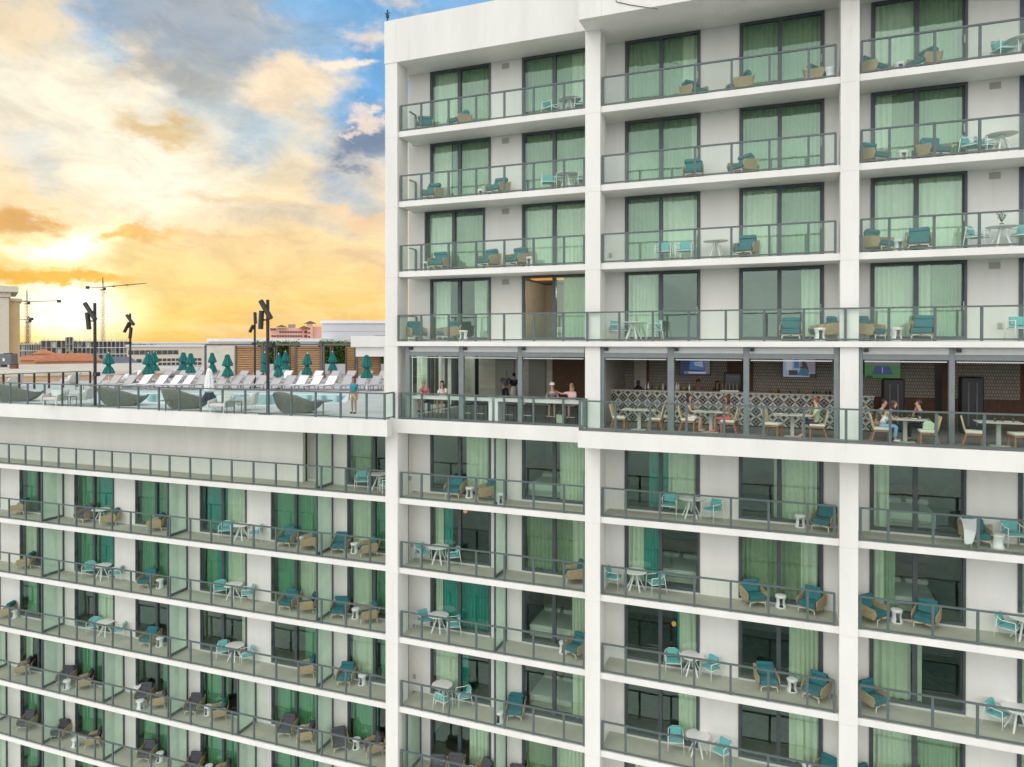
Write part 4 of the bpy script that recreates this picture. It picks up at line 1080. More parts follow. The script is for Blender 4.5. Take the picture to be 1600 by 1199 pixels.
# tv screens
def tv(a, b_, y0, y1, Y, label, draw):
    x0, x1 = xr(a, b_, Y, (y0+y1)/2); z1, z0 = AT((a+b_)/2, y0, Y=Y).z, AT((a+b_)/2, y1, Y=Y).z
    o = thing('tv', label, 'television', ((x0+x1)/2, Y, z0), 0, 'televisions over the bar'); w, h = x1-x0, z1-z0
    MB().box(-w/2, w/2, 0, .06, 0, h).build('bezel', 'black', o)
    names = sorted({d[0] for d in draw}); b = MB()
    for i, (m_, poly) in enumerate(draw):
        b.cur = names.index(m_); y = -.002-.0008*i
        b.mesh([((u-.5)*w*.96, y, .02*h+v*h*.96) for u, v in poly], [tuple(range(len(poly)))])
    b.build('screen', names, o)
rc = lambda a, b_, c, d: [(a, c), (b_, c), (b_, d), (a, d)]
tv(945, 978, 562, 584, YB2-.16, 'television at the end of the bar showing grey picture with lime shape', [('scr_grey', rc(0, 1, 0, 1)), ('scr_lilac', rc(0, .28, .3, 1)), ('scr_red', rc(0, 1, 0, .16)), ('scr_lime', [(0, .25), (.12, .5), (.28, .32), (.28, .2), (0, .16)]), ('scr_white', rc(.48, .56, .7, .82))])
tv(1062, 1110, 561, 587, YB2-.16, 'television over the bar showing blue picture with pale caption bar', [('scr_navy', rc(0, 1, 0, 1)), ('scr_blue', [(.3, .35), (.8, .3), (.85, .95), (.35, .95)]), ('scr_pale', [(.45, .8), (.75, .9), (.78, .5), (.5, .6)]), ('scr_grey', rc(.83, 1, .1, 1)), ('scr_white', rc(.15, .86, .1, .22)), ('scr_blue', rc(.17, .28, .11, .21))])
tv(1222.5, 1275, 561, 590, YB2-.16, 'television over the bar showing a woman in blue at a table', [('scr_pale', rc(0, 1, 0, 1)), ('scr_white', rc(.1, .28, .4, .95)), ('scr_blue', rc(.34, .5, .5, 1)), ('scr_lilac', rc(.72, 1, .25, 1)), ('scr_dark', rc(.18, .46, .1, .38)), ('scr_dark', [(.52, .5), (.55, .9), (.66, .95), (.74, .75), (.80, .35), (.62, .4)]), ('scr_skin', [(.51, .55), (.52, .8), (.58, .86), (.60, .6)]), ('scr_teal', [(.44, .1), (.56, .5), (.70, .5), (.80, .35), (.80, .06)]), ('scr_dark', rc(.82, 1, 0, .2))])
tv(1350, 1408, 562, 592, YB2-.16, 'television over the bar showing a blue sports court on green', [('scr_green', rc(0, 1, 0, 1)), ('scr_grey', rc(.05, 1, .72, 1)), ('scr_court', [(.20, .22), (.30, .66), (.70, .66), (.80, .22)]), ('scr_white', rc(.49, .51, .3, .6)), ('scr_dark', rc(.04, .22, .02, .14))])
# bottles and taps on the counter
def bottle_data(m_): return MB().lathe([(0, 0), (.037, .005), (.037, .17), (.015, .22), (.013, .29), (0, .29)], 10).data('bottle', m_, smooth=True)
BT = {'white_plastic': 'white bottle standing on the bar counter', 'bottle_glass': 'clear glass bottle standing on the bar counter', 'lamp_amber_b': 'amber bottle standing on the bar counter', 'black': 'dark bottle standing on the bar counter'}
mat('lamp_amber_b', (.5, .26, .04), .2)
bd = {m_: bottle_data(m_) for m_ in BT}
for i, px in enumerate((1008, 1013, 1019, 1026, 1030, 1036, 1040, 1057, 1060, 1064, 1068, 1073, 1077, 1204, 1212, 1217, 1235, 1248, 1260, 1271, 1276, 1281, 1286, 1291, 1297)):
    m_ = ['white_plastic', 'white_plastic', 'bottle_glass', 'lamp_amber_b', 'bottle_glass', 'white_plastic', 'black'][i % 7] if px < 1200 else ['black', 'bottle_glass', 'lamp_amber_b', 'black'][i % 4]
    o = link('bottle', bd[m_]); p = AT(px, 606, Y=2.62 + .07*(i % 3)); o.location = (p.x, p.y, BZ+1.322); s = .75+.45*((i*37) % 10)/10; o.scale = (s, s, s if px < 1200 else s*.55)
    tag(o, BT[m_], 'bottle', 'bottles along the bar counter, ' + BT[m_].split(' bottle')[0])
p = AT(1140, 606, Y=2.7)
t = thing('beer_tap', 'row of brass beer taps standing on the bar counter', 'beer tap', (p.x, 2.7, BZ+1.322))
MB().box(-.35, .35, -.08, .08, 0, .06).build('drip_tray', 'white_metal', t)
for k in range(5): MB().tube([(-.28+.14*k, 0, .06), (-.28+.14*k, 0, .30), (-.28+.14*k, -.07, .33)], .018, 6).build('tap', 'hair_blond', t)
p = AT(1145, 598, Y=4.6)
t = thing('drinks_fridge', 'black drinks cabinet behind the beer taps', 'fridge', (p.x, 4.6, BZ))
MB().box(-.35, .35, 0, .55, 0, 2.0).build('cabinet', 'black', t, bevel=.02); MB().box(-.28, .28, -.02, -.003, 1.1, 1.9).build('door', 'far_glass', t)
p = AT(997, 606, Y=2.7)
t = thing('bar_sculpture', 'small dark sculpture at the end of the bar counter', 'sculpture', (p.x, 2.75, BZ+1.322))
MB().lathe([(0, 0), (.16, 0), (.18, .06), (.10, .12), (.05, .2), (.09, .28), (.04, .38), (0, .38)], 10).build('figure', 'black', t, smooth=True)
MB().box(-.2, .45, -.1, .1, 0, .05).build('base', 'black', t)
for px, H in ((1395, 1.95), (1517, 2.05)):
    p = AT(px, 620, Y=2.9 if px < 1400 else 3.2)
    t = thing('air_cooler', 'tall black rounded air cooler ' + ('under the sports television' if px < 1400 else 'in the far right corner of the bar'), 'cooler', (p.x, p.y, BZ))
    MB().box(-.36, .36, -.25, .25, .02, H).build('housing', 'black', t, bevel=.09, seg=3)
    for s in (-.13, .13): MB().box(s-.025, s+.025, -.275, -.251, .3, H-.2).build('grille_strip', 'ac_grey', t)

# white high tables with stools on the left bay
def high_table(a, b_, label):
    x0, x1 = xr(a, b_, .3, 625); t = thing('high_table', label, 'table', ((x0+x1)/2, .42, BZ), 0, 'white high tables at the bar railing'); w = (x1-x0)/2
    MB().box(-w, w, -.26, .26, .86, .98).build('tabletop', 'table_white', t)
    for s in (-1, 1): MB().box(*sorted((s*w, s*(w-.14))), -.26, .26, 0, .857).build('leg', 'table_white', t)
high_table(643, 770.5, 'white high table along the bar railing with two seated guests at one end')
high_table(775, 911, 'white high table along the bar railing where the capped man sits')
def bar_stool(px, label):
    p = AT(px, 640, Y=1.05); t = thing('bar_stool', label, 'stool', (p.x, 1.05, BZ), 0, 'dark bar stools at the white high tables')
    MB().box(-.21, .21, -.2, .2, .62, .69).build('seat', 'grey_fabric', t, bevel=.02)
    MB().prism([(.17, .66), (.21, .66), (.26, .98), (.22, .99)], 'x', -.21, .21).build('backrest', 'grey_fabric', t)
    for x in (-.19, .19):
        for y in (-.18, .18): MB().tube([(x*1.15, y*1.15, 0), (x, y, .62)], .014, 6).build('leg', 'black', t)
    MB().box(-.2, .2, -.205, -.19, .25, .275).build('footrest', 'white_metal', t)
ST = [(666, 'dark bar stool under the guest in the pink shirt'), (693, 'dark bar stool under the woman with hand on chin'), (732, 'empty dark bar stool between the first table and the steel post'), (752, 'empty dark bar stool at the end of the first high table'), (798, 'empty dark bar stool at the start of the second high table'), (826, 'empty dark bar stool right of the steel post'), (863, 'dark bar stool under the man in the white cap'), (893, 'dark bar stool under the blond woman in blush top')]
for px, l in ST: bar_stool(px, l)
def sit_at(px, label, **k):
    p = AT(px, 640, Y=1.02); return human(label, (p.x, 1.02, BZ), k.pop('yaw', 0), 'sit', seat=.70, group='guests seated at the white high tables', **k)
sit_at(665, 'person in pink shirt at the white high table, hand over face', arms=('chin', 'table'), top='c_pink', bottom='c_navy', blen='short', hair='hair_grey', lean=.4)
sit_at(693.5, 'person with long dark hair and white top resting chin on hand', arms=('table', 'chin'), top='c_white', bottom='c_khaki', hair='hair_dark', long_hair=True, female=True, lean=.4, shoes='c_white')
sit_at(863, 'person in grey shirt and white cap beside blond woman', arms=('table', 'table'), top='c_grey', bottom='c_grey', blen='short', hat='c_white', hair='hair_brown', lean=.3, shoes='skin_a', yaw=R(15))
sit_at(893, 'person with blond hair in blush top reaching towards the capped man', arms=('reach', 'table'), top='c_blush', skirt='c_blush', hair='hair_blond', long_hair=True, female=True, shoes='skin_a', yaw=R(-12))
for px, lab, kw in ((790, 'person standing inside the bar in patterned grey shirt and dark trousers', dict(top='c_grey', bottom='c_navy', blen='long', hair='hair_grey', h=1.78)), (803, 'person standing inside the bar in black top and white skirt', dict(top='c_black', skirt='c_white', hair='hair_dark', female=True, h=1.66))):
    p = AT(px, 620, Y=7.0); human(lab, (p.x, p.y, BZ), R(200), group='people standing deep inside the bar', **kw)
bag = AT(876, 640, Y=.75); t = thing('tote_bag', 'pale green tote bag on the terrace floor under the high table', 'bag', (bag.x, .75, BZ))
MB().prism([(-.16, .02), (.16, .02), (.19, .36), (-.19, .36)], 'y', -.06, .06).build('bag_body', 'c_bag', t, bevel=.01); MB().tube([(-.1, 0, .36), (-.06, 0, .52), (.06, 0, .52), (.1, 0, .36)], .01, 5).build('handle', 'c_bag', t)

# dining terrace: tables, chairs, guests
def dining_table(px, Y, label, w=.62):
    p = AT(px, 640, Y=Y); t = thing('dining_table', label, 'table', (p.x, Y, BZ), 0, 'dining tables on the bar terrace')
    MB().box(-w, w, -.36, .36, .73, .77).build('tabletop', 'table_stone', t, bevel=.006, seg=1); MB().box(-.06, .06, -.06, .06, .03, .729).build('pedestal', 'table_stone', t); MB().box(-.28, .28, -.22, .22, 0, .03).build('base', 'room_wall', t)
    for k in range(4): pass
    return p.x
CP = {}
def dining_chair(px, Y, rz, label):
    if not CP:
        o = link('upholstered_chair', None)
        for n_, me in (('seat', MB().box(-.25, .25, -.26, .23, .40, .48).data('seat', 'cream_seat', bevel=.025)), ('backrest', MB().prism([(.20, .47), (.25, .46), (.36, .92), (.31, .94)], 'x', -.24, .24).data('backrest', 'oak_back', bevel=.012)), ('seat_frame', MB().box(-.24, .24, -.25, .22, .34, .397).data('seat_frame', 'oak_legs'))): link(n_, me, o)
        for x in (-.215, .215):
            link('leg', MB().bar((x, -.23, 0), (x, -.23, .34), .045).data('leg', 'oak_legs'), o); link('leg', MB().bar((x, .30, 0), (x, .20, .34), .045).data('leg', 'oak_legs'), o)
        CP[0] = o
    else: o = copy_tree(CP[0])
    p = AT(px, 650, Y=Y); o.location = (p.x, Y, BZ); o.rotation_euler = (0, 0, rz)
    tag(o, label, 'chair', 'cream upholstered chairs on the bar terrace'); return p
TBL = [(999, .0, 'cream dining table with two empty chairs, first on the terrace'), (1111, .25, 'cream dining table between two women seated face to face'), (1238, .1, 'cream dining table where the red haired guest sits'), (1414, -.05, 'cream dining table shared by three guests'), (1560, .05, 'cream dining table set with glasses before the dark bar corner')]
tx = [dining_table(px, Y, l) for px, Y, l in TBL]
CH = [(968, .05, 90, 'empty cream chair facing the first terrace table, next to white column'), (1024, .05, -90, 'empty cream chair at the first terrace table beside steel post'), (1075, .2, 90, 'cream chair under the dark haired woman in white shorts'), (1138, .2, -90, 'cream chair under the woman in coral skirt'), (1208, -.1, 70, 'empty cream chair turned towards the table of red haired guest'), (1277, .05, -90, 'cream chair under the red haired guest in mint top'), (1376, -.2, 90, 'cream chair under the woman in jeans and white top'), (1450, -.45, -90, 'cream chair holding a pale green handbag'), (1521, -.15, 80, 'empty cream chair facing the table set with glasses'), (1594, -.2, -80, 'empty cream chair at far end of the terrace'), (1143, .95, -90, 'cream chair tucked behind the woman in coral skirt'), (1040, .9, -100, 'cream chair behind the first terrace table by the steel post')]
for px, Y, a, l in CH: dining_chair(px, Y, R(a), l)
def guest(px, Y, yaw, label, **k):
    p = AT(px, 650, Y=Y); return human(label, (p.x, Y, BZ), R(yaw), 'sit', seat=.46, group='guests seated on the bar terrace', **k)
guest(1077, .2, 90, 'person with long dark hair in white shorts at dining table', arms=('table', 'chin'), top='c_grey', bottom='c_white', blen='short', hair='hair_dark', long_hair=True, female=True, shoes='skin_a', sleeve='none')
guest(1136, .2, -90, 'person with brown hair and bare shoulders in coral skirt', arms=('lap', 'table'), top='skin_b', skirt='c_coral', hair='hair_brown', long_hair=True, female=True, sleeve='none', shoes='c_coral', skin_m='skin_b')
guest(1275, .05, -90, 'person with short red hair in mint top and navy shorts', arms=('chin', 'table'), top='c_mint', bottom='c_navy', hair='hair_red', shoes='skin_a')
guest(1378, -.2, 90, 'person in white top and pale jeans leaning over the table', arms=('table', 'table'), top='c_white', bottom='c_jeans', blen='long', hair='hair_brown', long_hair=True, female=True, lean=.8, sleeve='none', shoes='c_white')
guest(1370, .45, 75, 'person in olive shirt seated behind the woman in jeans', arms=('table', 'table'), top='c_olive', bottom='c_khaki', hair='hair_dark', lean=.5)
guest(1442, .25, -85, 'person in black clothes with hand raised to mouth', arms=('chin', 'table'), top='c_black', bottom='c_black', blen='long', hair='hair_brown', lean=.3)
for px, lab, kw in ((1091, 'person tending bar in pale shirt and dark tie', dict(top='c_grey', hair='hair_brown', skin_m='skin_b')), (1121, 'person with dark tied hair in dark shirt behind the bar', dict(top='c_black', hair='hair_dark', long_hair=True, skin_m='skin_b', female=True, h=1.62))):
    p = AT(px, 600, Y=4.0); human(lab, (p.x, 4.0, BZ), R(-10), group='people working behind the bar', bottom='c_navy', blen='long', **kw)
p = AT(1450, 650, Y=-.45); t = thing('handbag', 'pale green handbag resting on a cream chair', 'bag', (p.x, -.45, BZ+.482))
MB().prism([(-.15, 0), (.15, 0), (.19, .2), (.05, .28), (-.12, .22)], 'y', -.08, .08).build('bag_body', 'c_bag', t, bevel=.02); MB().tube([(-.1, 0, .2), (0, 0, .36), (.12, 0, .22)], .01, 5).build('handle', 'c_bag', t)
# glasses and plates on the tables
gd = MB().lathe([(0, 0), (.035, 0), (.04, .14), (.036, .14), (.031, .01), (0, .01)], 10).data('drinking_glass', 'bottle_glass', smooth=True)
pd = MB().lathe([(0, 0), (.08, .002), (.12, .018), (.118, .022), (.07, .008), (0, .008)], 16).data('plate', 'white_plastic', smooth=True)
nm = ['first terrace table', 'table of the two women', 'table of the red haired guest', 'table shared by three guests', 'last terrace table']
for i, ((px, Y, l), x) in enumerate(zip(TBL, tx)):
    for j, dx_ in enumerate((-.3, -.12, .14, .36)[:(4 if i != 2 else 2)]):
        o = link('drinking_glass', gd); o.location = (x+dx_, Y+.12*((-1)**j), BZ+.771); tag(o, f'clear drinking glass on the {nm[i]}', 'glass', f'drinking glasses on the {nm[i]}')
    for j, dx_ in enumerate((-.38, .26)):
        o = link('plate', pd); o.location = (x+dx_, Y-.1, BZ+.771); tag(o, f'white plate on the {nm[i]}', 'plate', f'plates on the {nm[i]}')
# the woman on the pool deck
p = AT(553, 646.5, Z=-3.262)
human('person in teal polo and khaki shorts standing alone by the deck railing', p, R(-8), 'stand', top='c_teal', bottom='c_khaki', blen='short', hair='hair_brown', long_hair=True, female=True, skin_m='skin_b', h=1.64, group='people on the pool deck')
# ---------------------------------------------------------------- pool deck furniture
DZ = -3.262
pn, pf = [AT(228, 629, Z=DZ), AT(300, 634, Z=DZ), AT(420, 634, Z=DZ), AT(536, 630, Z=DZ)], [AT(200, 615, Z=DZ), AT(300, 615.5, Z=DZ), AT(420, 616, Z=DZ), AT(548, 617.5, Z=DZ)]
lift = Vector((0, 0, .006))
tag(MB().mesh([v+lift for v in pn+pf], [(0, 1, 5, 4), (1, 2, 6, 5), (2, 3, 7, 6)]).build('pool_water', 'pool_water'), None, None, kind='structure')
cop = MB(); ring = pn+pf[::-1]
for i in range(len(ring)): cop.bar(ring[i]+lift*2, ring[(i+1) % len(ring)]+lift*2, .35, .03)
tag(cop.build('pool_coping', 'roof_white'), None, None, kind='structure')

def lounger_parts(fr, sl):
    p = []
    f = MB()
    for s in (-1, 1):
        f.bar((s*.37, -1.0, .33), (s*.37, .35, .33), .05, .06)
        f.bar((s*.37, .35, .33), (s*.37, .93, .92), .045, .05)
    f.bar((-.345, -1.0, .33), (.345, -1.0, .33), .05, .05); f.bar((-.345, .93, .92), (.345, .93, .92), .045)
    p.append(('lounger_frame', f.data('lounger_frame', fr)))
    p.append(('sling_seat', MB().box(-.34, .34, -.97, .35, .345, .36).data('sling_seat', sl)))
    p.append(('backrest', MB().prism([(.35, .345), (.36, .335), (.94, .925), (.93, .945)], 'x', -.34, .34).data('backrest', sl)))
    for x, y in ((-.37, -.85), (.37, -.85), (-.37, .3), (.37, .3)):
        p.append(('leg', MB().bar((x, y, 0), (x, y, .30), .05).data('leg', fr)))
    return p
LP = {}
def lounger(loc, rz, white, label):
    if white not in LP:
        o = link('sun_lounger', None)
        for n_, me in lounger_parts('sling_frame', 'towel_white' if white else 'sling_grey'): link(n_, me, o)
        LP[white] = o
    else: o = copy_tree(LP[white])
    o.location = loc; o.rotation_euler = (0, 0, rz)
    tag(o, label, 'sun lounger', 'sun loungers in rows by the pool')
rows = [('front row by the pool', 609, [146, 172, 196, 220, 246, 268, 288, 310, 342, 364, 384, 404, 428, 448, 468, 490, 514, 540, 562, 584, 604], {172: 0, 220: 1, 246: 1, 268: 1, 288: 1, 468: 1, 490: 1, 514: 1}),
        ('second row from the pool', 598, [206, 230, 256, 280, 304, 330, 352, 376, 398, 424, 446, 470, 494, 520, 546, 572, 596], {206: 1, 230: 1, 446: 1, 494: 1}),
        ('back row near the cabanas', 590, [300, 322, 344, 366, 392, 418, 442, 470, 500, 526, 552, 576, 600], {442: 1})]
rn = random.Random(3)
for nm, py, xs, wh in rows:
    for i, px in enumerate(xs):
        p = AT(px-4, py+(px-400)*.004, Z=DZ)
        w = bool(wh.get(px))
        n_ = ORD[i] if i else 'first'
        lounger(p, R(4+rn.uniform(-4, 4)), w, ('sun lounger covered in a white towel, ' if w else 'grey sling sun lounger, ') + f'{nm}, {n_} from left')

def umbrella(px, ytop, i, n):
    D_ = max(.8*1090/(ytop-535.0), 42)
    t = AT(px, ytop, D=D_); H = t.z-DZ
    o = thing('closed_umbrella', f'closed teal parasol tied at the waist among the loungers, {ordinal(i, n)}', 'umbrella', (t.x, t.y, DZ), rn.uniform(0, 1), 'closed teal parasols by the pool')
    MB().tube([(0, 0, .06), (0, 0, H)], .022, 8).build('pole', 'white_metal', o)
    MB().lathe([(0, H-.03), (.035, H-.02), (.03, H+.05), (0, H+.07)], 8).build('finial', 'white_metal', o)
    s = rn.uniform(.86, 1.08); o.rotation_euler = (rn.uniform(-.02, .02), rn.uniform(-.03, .03), rn.uniform(0, 1))
    MB().lathe([(.03, H-.02), (.15*s, H-.12), (.17*s, H-.28), (.32*s, H-.70), (.33*s, H-.82), (.13, H-.90), (.12, H-.95), (.24*s, H-1.15), (.36*s, H-1.48), (.34*s, H-1.56), (.03, H-1.48)], 32, fold=.16).build('canopy', 'teal_canvas', o, smooth=False)
    MB().lathe([(.155, H-.96), (.155, H-.90), (.11, H-.90)], 12).build('tie_strap', 'teal_canvas', o)
    MB().lathe([(0, 0), (.25, 0), (.25, .05), (.05, .08), (0, .08)], 16).build('base', 'sling_frame', o)
U = [(169.7, 551.6), (231.5, 551.8), (241, 550.2), (285.4, 550), (297.5, 551.2), (332, 550.4), (356.4, 553), (414, 550.8), (435.5, 553), (446, 549.5), (479, 552.2), (520, 550), (573, 554)]
for i, (px, yt) in enumerate(U): umbrella(px, yt, i, len(U))

def spot_pole(px, ybase, ytop, tubes, box, label):
    p = AT(px, ybase, Z=DZ); Y = p.y
    o = thing('spotlight_pole', label, 'lamp post', (p.x, p.y, DZ), 0, 'black spotlight poles on the pool deck')
    def at(x, y): return AT(x, y, Y=Y)-Vector((p.x, p.y, DZ))
    H = at(px, ytop).z
    MB().tube([(0, 0, .03), (0, 0, H)], .075, 10).build('pole', 'dark_bronze', o)
    MB().box(-.3, .3, -.3, .3, 0, .03).build('base_plate', 'dark_bronze', o)
    for k, (a, b_) in enumerate(tubes):
        u, v = at(*a), at(*b_); off = Vector((0, -.21, 0)); m_ = (u+v)/2
        q = MB().tube([u+off, v+off], .115, 12)
        sp = q.build('spotlight', 'dark_bronze', o, smooth=False)
        MB().tube([Vector((0, 0, m_.z)), m_+off], .04, 6).build('bracket', 'dark_bronze', o)
    c = at(*box); MB().box(min(0, c.x*1.4), max(0, c.x*1.4), -.12, .12, c.z-.1, c.z+.1).build('junction_box', 'dark_bronze', o)
spot_pole(148.7, 634.5, 473.5, [((138.7, 474.8), (154.6, 499.6)), ((142.3, 489), (145.2, 515))], (152, 585), 'black spotlight pole beside the first weave daybed, crossed tube lights')
spot_pole(203.7, 605.5, 490, [((202, 493), (212.8, 507.7)), ((205.6, 504.8), (198.4, 519)), ((209, 512), (207, 529))], (200.8, 536.4), 'black spotlight pole with three tube lights behind the loungers')
spot_pole(398.3, 606, 488, [((401.6, 488.7), (402.4, 506)), ((398.7, 509), (393.7, 519))], (395.8, 537.6), 'black spotlight pole with two small tube lights before wood slats')
spot_pole(418.7, 647, 468.6, [((412.5, 470.8), (428, 498)), ((413.8, 486), (412.3, 514.6))], (425, 539.5), 'tall black spotlight pole at the deck railing beside weave daybed')

# shell shaped daybeds
def daybed(px, py, L, H, rz, label, inner='cushion_pale', edge=True):
    p = to_w(ATW(px, 630, Y=.30)) if edge else AT(px, py, Z=DZ)
    o = thing('shell_daybed', label, 'daybed', (p.x, p.y, DZ), rz, 'woven shell daybeds on the pool deck')
    n, m = 20, 8
    TOP = [(0, .80), (.05, .94), (.14, 1.0), (.30, .98), (.50, .88), (.70, .73), (.85, .59), (.94, .52), (1.0, .52)]
    BOT = [(0, .78), (.04, .54), (.11, .25), (.20, .06), (.28, .0), (.70, .0), (.80, .07), (.91, .25), (1.0, .50)]
    def ev(T_, s):
        for (a, u), (b_, v) in zip(T_, T_[1:]):
            if s <= b_: return u+(v-u)*(s-a)/(b_-a)
        return T_[-1][1]
    def shell(k, sgn, cut):
        vs = []
        for i in range(n+1):
            s = i/n; x = (-L/2+L*s)*k; zt, zb = H*ev(TOP, s), H*ev(BOT, s)+(.02 if k == 1 else .05)
            if cut: zt = max(zb+.02, min(zt, .36*H))
            wd = .66*max(.02, math.sin(math.pi*min(1, max(0, .03+.94*s))))**.5
            for j in range(m+1):
                t = j/m
                vs.append((x, sgn*k*wd*(.62+.38*math.sin(t*math.pi/2)), zb+(zt-zb)*t))
        return vs
    f = [(i*(m+1)+j, i*(m+1)+j+1, (i+1)*(m+1)+j+1, (i+1)*(m+1)+j) for i in range(n) for j in range(m)]
    k = (n+1)*(m+1); b = MB()
    for sgn, cut in ((-1, False), (1, True)):
        b.mesh(shell(1, sgn, cut), f); b.mesh(shell(.94, sgn, cut), f); o0 = len(b.v)-2*k
        for i in range(n): b.f.append([o0+i*(m+1)+m, o0+(i+1)*(m+1)+m, o0+k+(i+1)*(m+1)+m, o0+k+i*(m+1)+m]); b.mi.append(0)
    A_ = shell(1, -1, False); B_ = shell(1, 1, True); o0 = len(b.v)
    for i in range(n+1): b.v += [A_[i*(m+1)], B_[i*(m+1)]]
    for i in range(n): b.f.append([o0+2*i, o0+2*i+1, o0+2*i+3, o0+2*i+2]); b.mi.append(0)
    b.build('woven_shell', 'shell_weave' if edge else 'cushion_pale', o, smooth=True)
    MB().box(-L*.30, L*.34, -.34, .34, .16, .34).build('mattress', inner, o, bevel=.05)
    MB().box(-L*.36, -L*.14, -.36, .30, .36, .70).build('pillow', inner, o, bevel=.08)
daybed(192, 640.5, 2.45, 1.0, R(24), 'woven shell daybed beside the first spotlight pole at the deck railing')
daybed(293, 645.5, 2.4, 1.0, R(22), 'woven shell daybed between two spotlight poles, near the folded parasol')
daybed(466, 650.5, 2.3, 1.0, R(18), 'woven shell daybed beside the small round table and standing woman')
daybed(27, 631, 2.6, 1.02, R(26), 'woven shell daybed cut by the left edge of the picture')
daybed(20, 606, 2.3, 1.0, R(150), 'pale open shell daybed far left, before the beige roof', 'towel_white', edge=False)
daybed(110, 601, 2.4, 1.0, R(160), 'pale open shell daybed by the left deck railing, facing the pool', 'towel_white', edge=False)
daybed(197, 598, 2.6, 1.05, R(165), 'pale open shell daybed behind the loungers and second spotlight pole', 'towel_white', edge=False)
daybed(268, 590, 2.6, 1.0, R(165), 'pale open shell daybed behind the back row of loungers', 'towel_white', edge=False)

def lounge_chair(px, py, rz, label):
    p = AT(px, py, Z=DZ)
    o = thing('patio_armchair', label, 'armchair', (p.x, p.y, DZ), rz, 'pale patio armchairs on the pool deck')
    MB().box(-.36, .36, -.36, .30, .30, .44).build('seat_cushion', 'cushion_pale', o, bevel=.04)
    b = MB(); b.prism([(-.40, .26), (-.36, .56), (.30, .66), (.42, .82), (.48, .80), (.36, .26)], 'x', -.44, -.38); b.prism([(-.40, .26), (-.36, .56), (.30, .66), (.42, .82), (.48, .80), (.36, .26)], 'x', .38, .44)
    b.prism([(.32, .28), (.44, .86), (.49, .84), (.37, .26)], 'x', -.378, .378); b.build('shell', 'cushion_pale', o, bevel=.012, seg=1)
    MB().box(-.34, .34, .18, .32, .45, .78).build('back_cushion', 'towel_white', o, bevel=.05)
    for x in (-.34, .34):
        for y in (-.32, .32): MB().tube([(x, y, 0), (x*.95, y*.95, .29)], .015, 6).build('leg', 'white_metal', o)
lounge_chair(85, 634, R(15), 'pale patio armchair with teal bag beside it, left deck end')
lounge_chair(345, 645, R(10), 'pale patio armchair with white cushion beside a black side table')
lounge_chair(386, 641, R(-60), 'pale patio armchair turned sideways towards the pool')
lounge_chair(128, 632, R(-60), 'pale patio armchair turned sideways next to the spotlight pole')
def side_table(px, py, w, h, label, round_=False):
    p = AT(px, py, Z=DZ); o = thing('side_table', label, 'table', (p.x, p.y, DZ))
    if round_:
        MB().lathe([(0, h-.03), (w, h-.03), (w, h), (0, h)], 24).build('tabletop', 'rail_metal', o)
        MB().tube([(0, 0, .02), (0, 0, h-.031)], .03, 8).build('pedestal', 'rail_metal', o)
        MB().box(-.3, .3, -.03, .03, 0, .02).build('base', 'rail_metal', o)
    else:
        MB().box(-w, w, -w, w, h-.03, h).build('tabletop', 'rail_metal', o)
        for x in (-1, 1):
            for y in (-1, 1): MB().box(x*w-.015, x*w+.015, y*w-.015, y*w+.015, 0, h-.031).build('leg', 'rail_metal', o)
side_table(366, 646, .22, .55, 'black framed side table next to pale patio armchair')
side_table(108, 635, .22, .5, 'black framed side table left of the spotlight pole')
side_table(259, 642, .2, .5, 'black framed side table beside woven shell daybed')
side_table(505, 649, .42, .66, 'dark round pedestal table near the standing woman', True)
p = to_w(ATW(327, 640, Y=-.35)); p.z = DZ
o = thing('folded_parasol', 'large folded white parasol with navy tip leaning by the railing', 'parasol', (p.x, p.y, DZ))
MB().tube([(0, 0, 0), (0, 0, 1.95)], .03, 8).build('pole', 'white_metal', o)
MB().lathe([(.02, 2.02), (.10, 1.9), (.16, 1.5), (.22, .95), (.12, .82)], 18, fold=.2).build('canopy', 'towel_white', o)
MB().lathe([(.14, .92), (.28, .62), (.26, .40), (.05, .42)], 18, fold=.16).build('valance', 'c_navy', o)
MB().lathe([(0, 0), (.32, 0), (.30, .16), (.05, .24), (0, .24)], 18).build('base', 'white_plastic', o)
b = MB(); p = AT(86, 616, Z=DZ)
tag(MB().lathe([(0, 0), (.18, 0), (.22, .3), (.16, .34), (0, .34)], 14, c=(p.x+.9, p.y, DZ)).build('beach_bag', 'teal_canvas', bevel=0), 'teal round beach bag on the deck beside pale armchair', 'bag')

# railing at the far left of the deck
a, b_ = AT(-20, 612, Z=DZ), AT(141, 603.5, Z=DZ)
o = thing('deck_railing', 'glass railing at the outer left side of the pool deck', 'railing', (b_.x, b_.y, DZ))
d = (a-b_); n_ = 7
MB().bar((0, 0, 1.1), (d.x, d.y, 1.1), .06, .06).build('handrail', 'rail_metal', o)
for k in range(n_+1):
    q = d*k/n_; MB().box(q.x-.05, q.x+.05, q.y-.05, q.y+.05, 0, 1.069).build('post', 'dark_bronze', o)
    if k < n_:
        q2 = d*(k+1)/n_; u = d.normalized()*.07; MB().bar((q.x+u.x, q.y+u.y, .55), (q2.x-u.x, q2.y-u.y, .55), .012, .95).build('glass_panel', 'rail_glass', o)

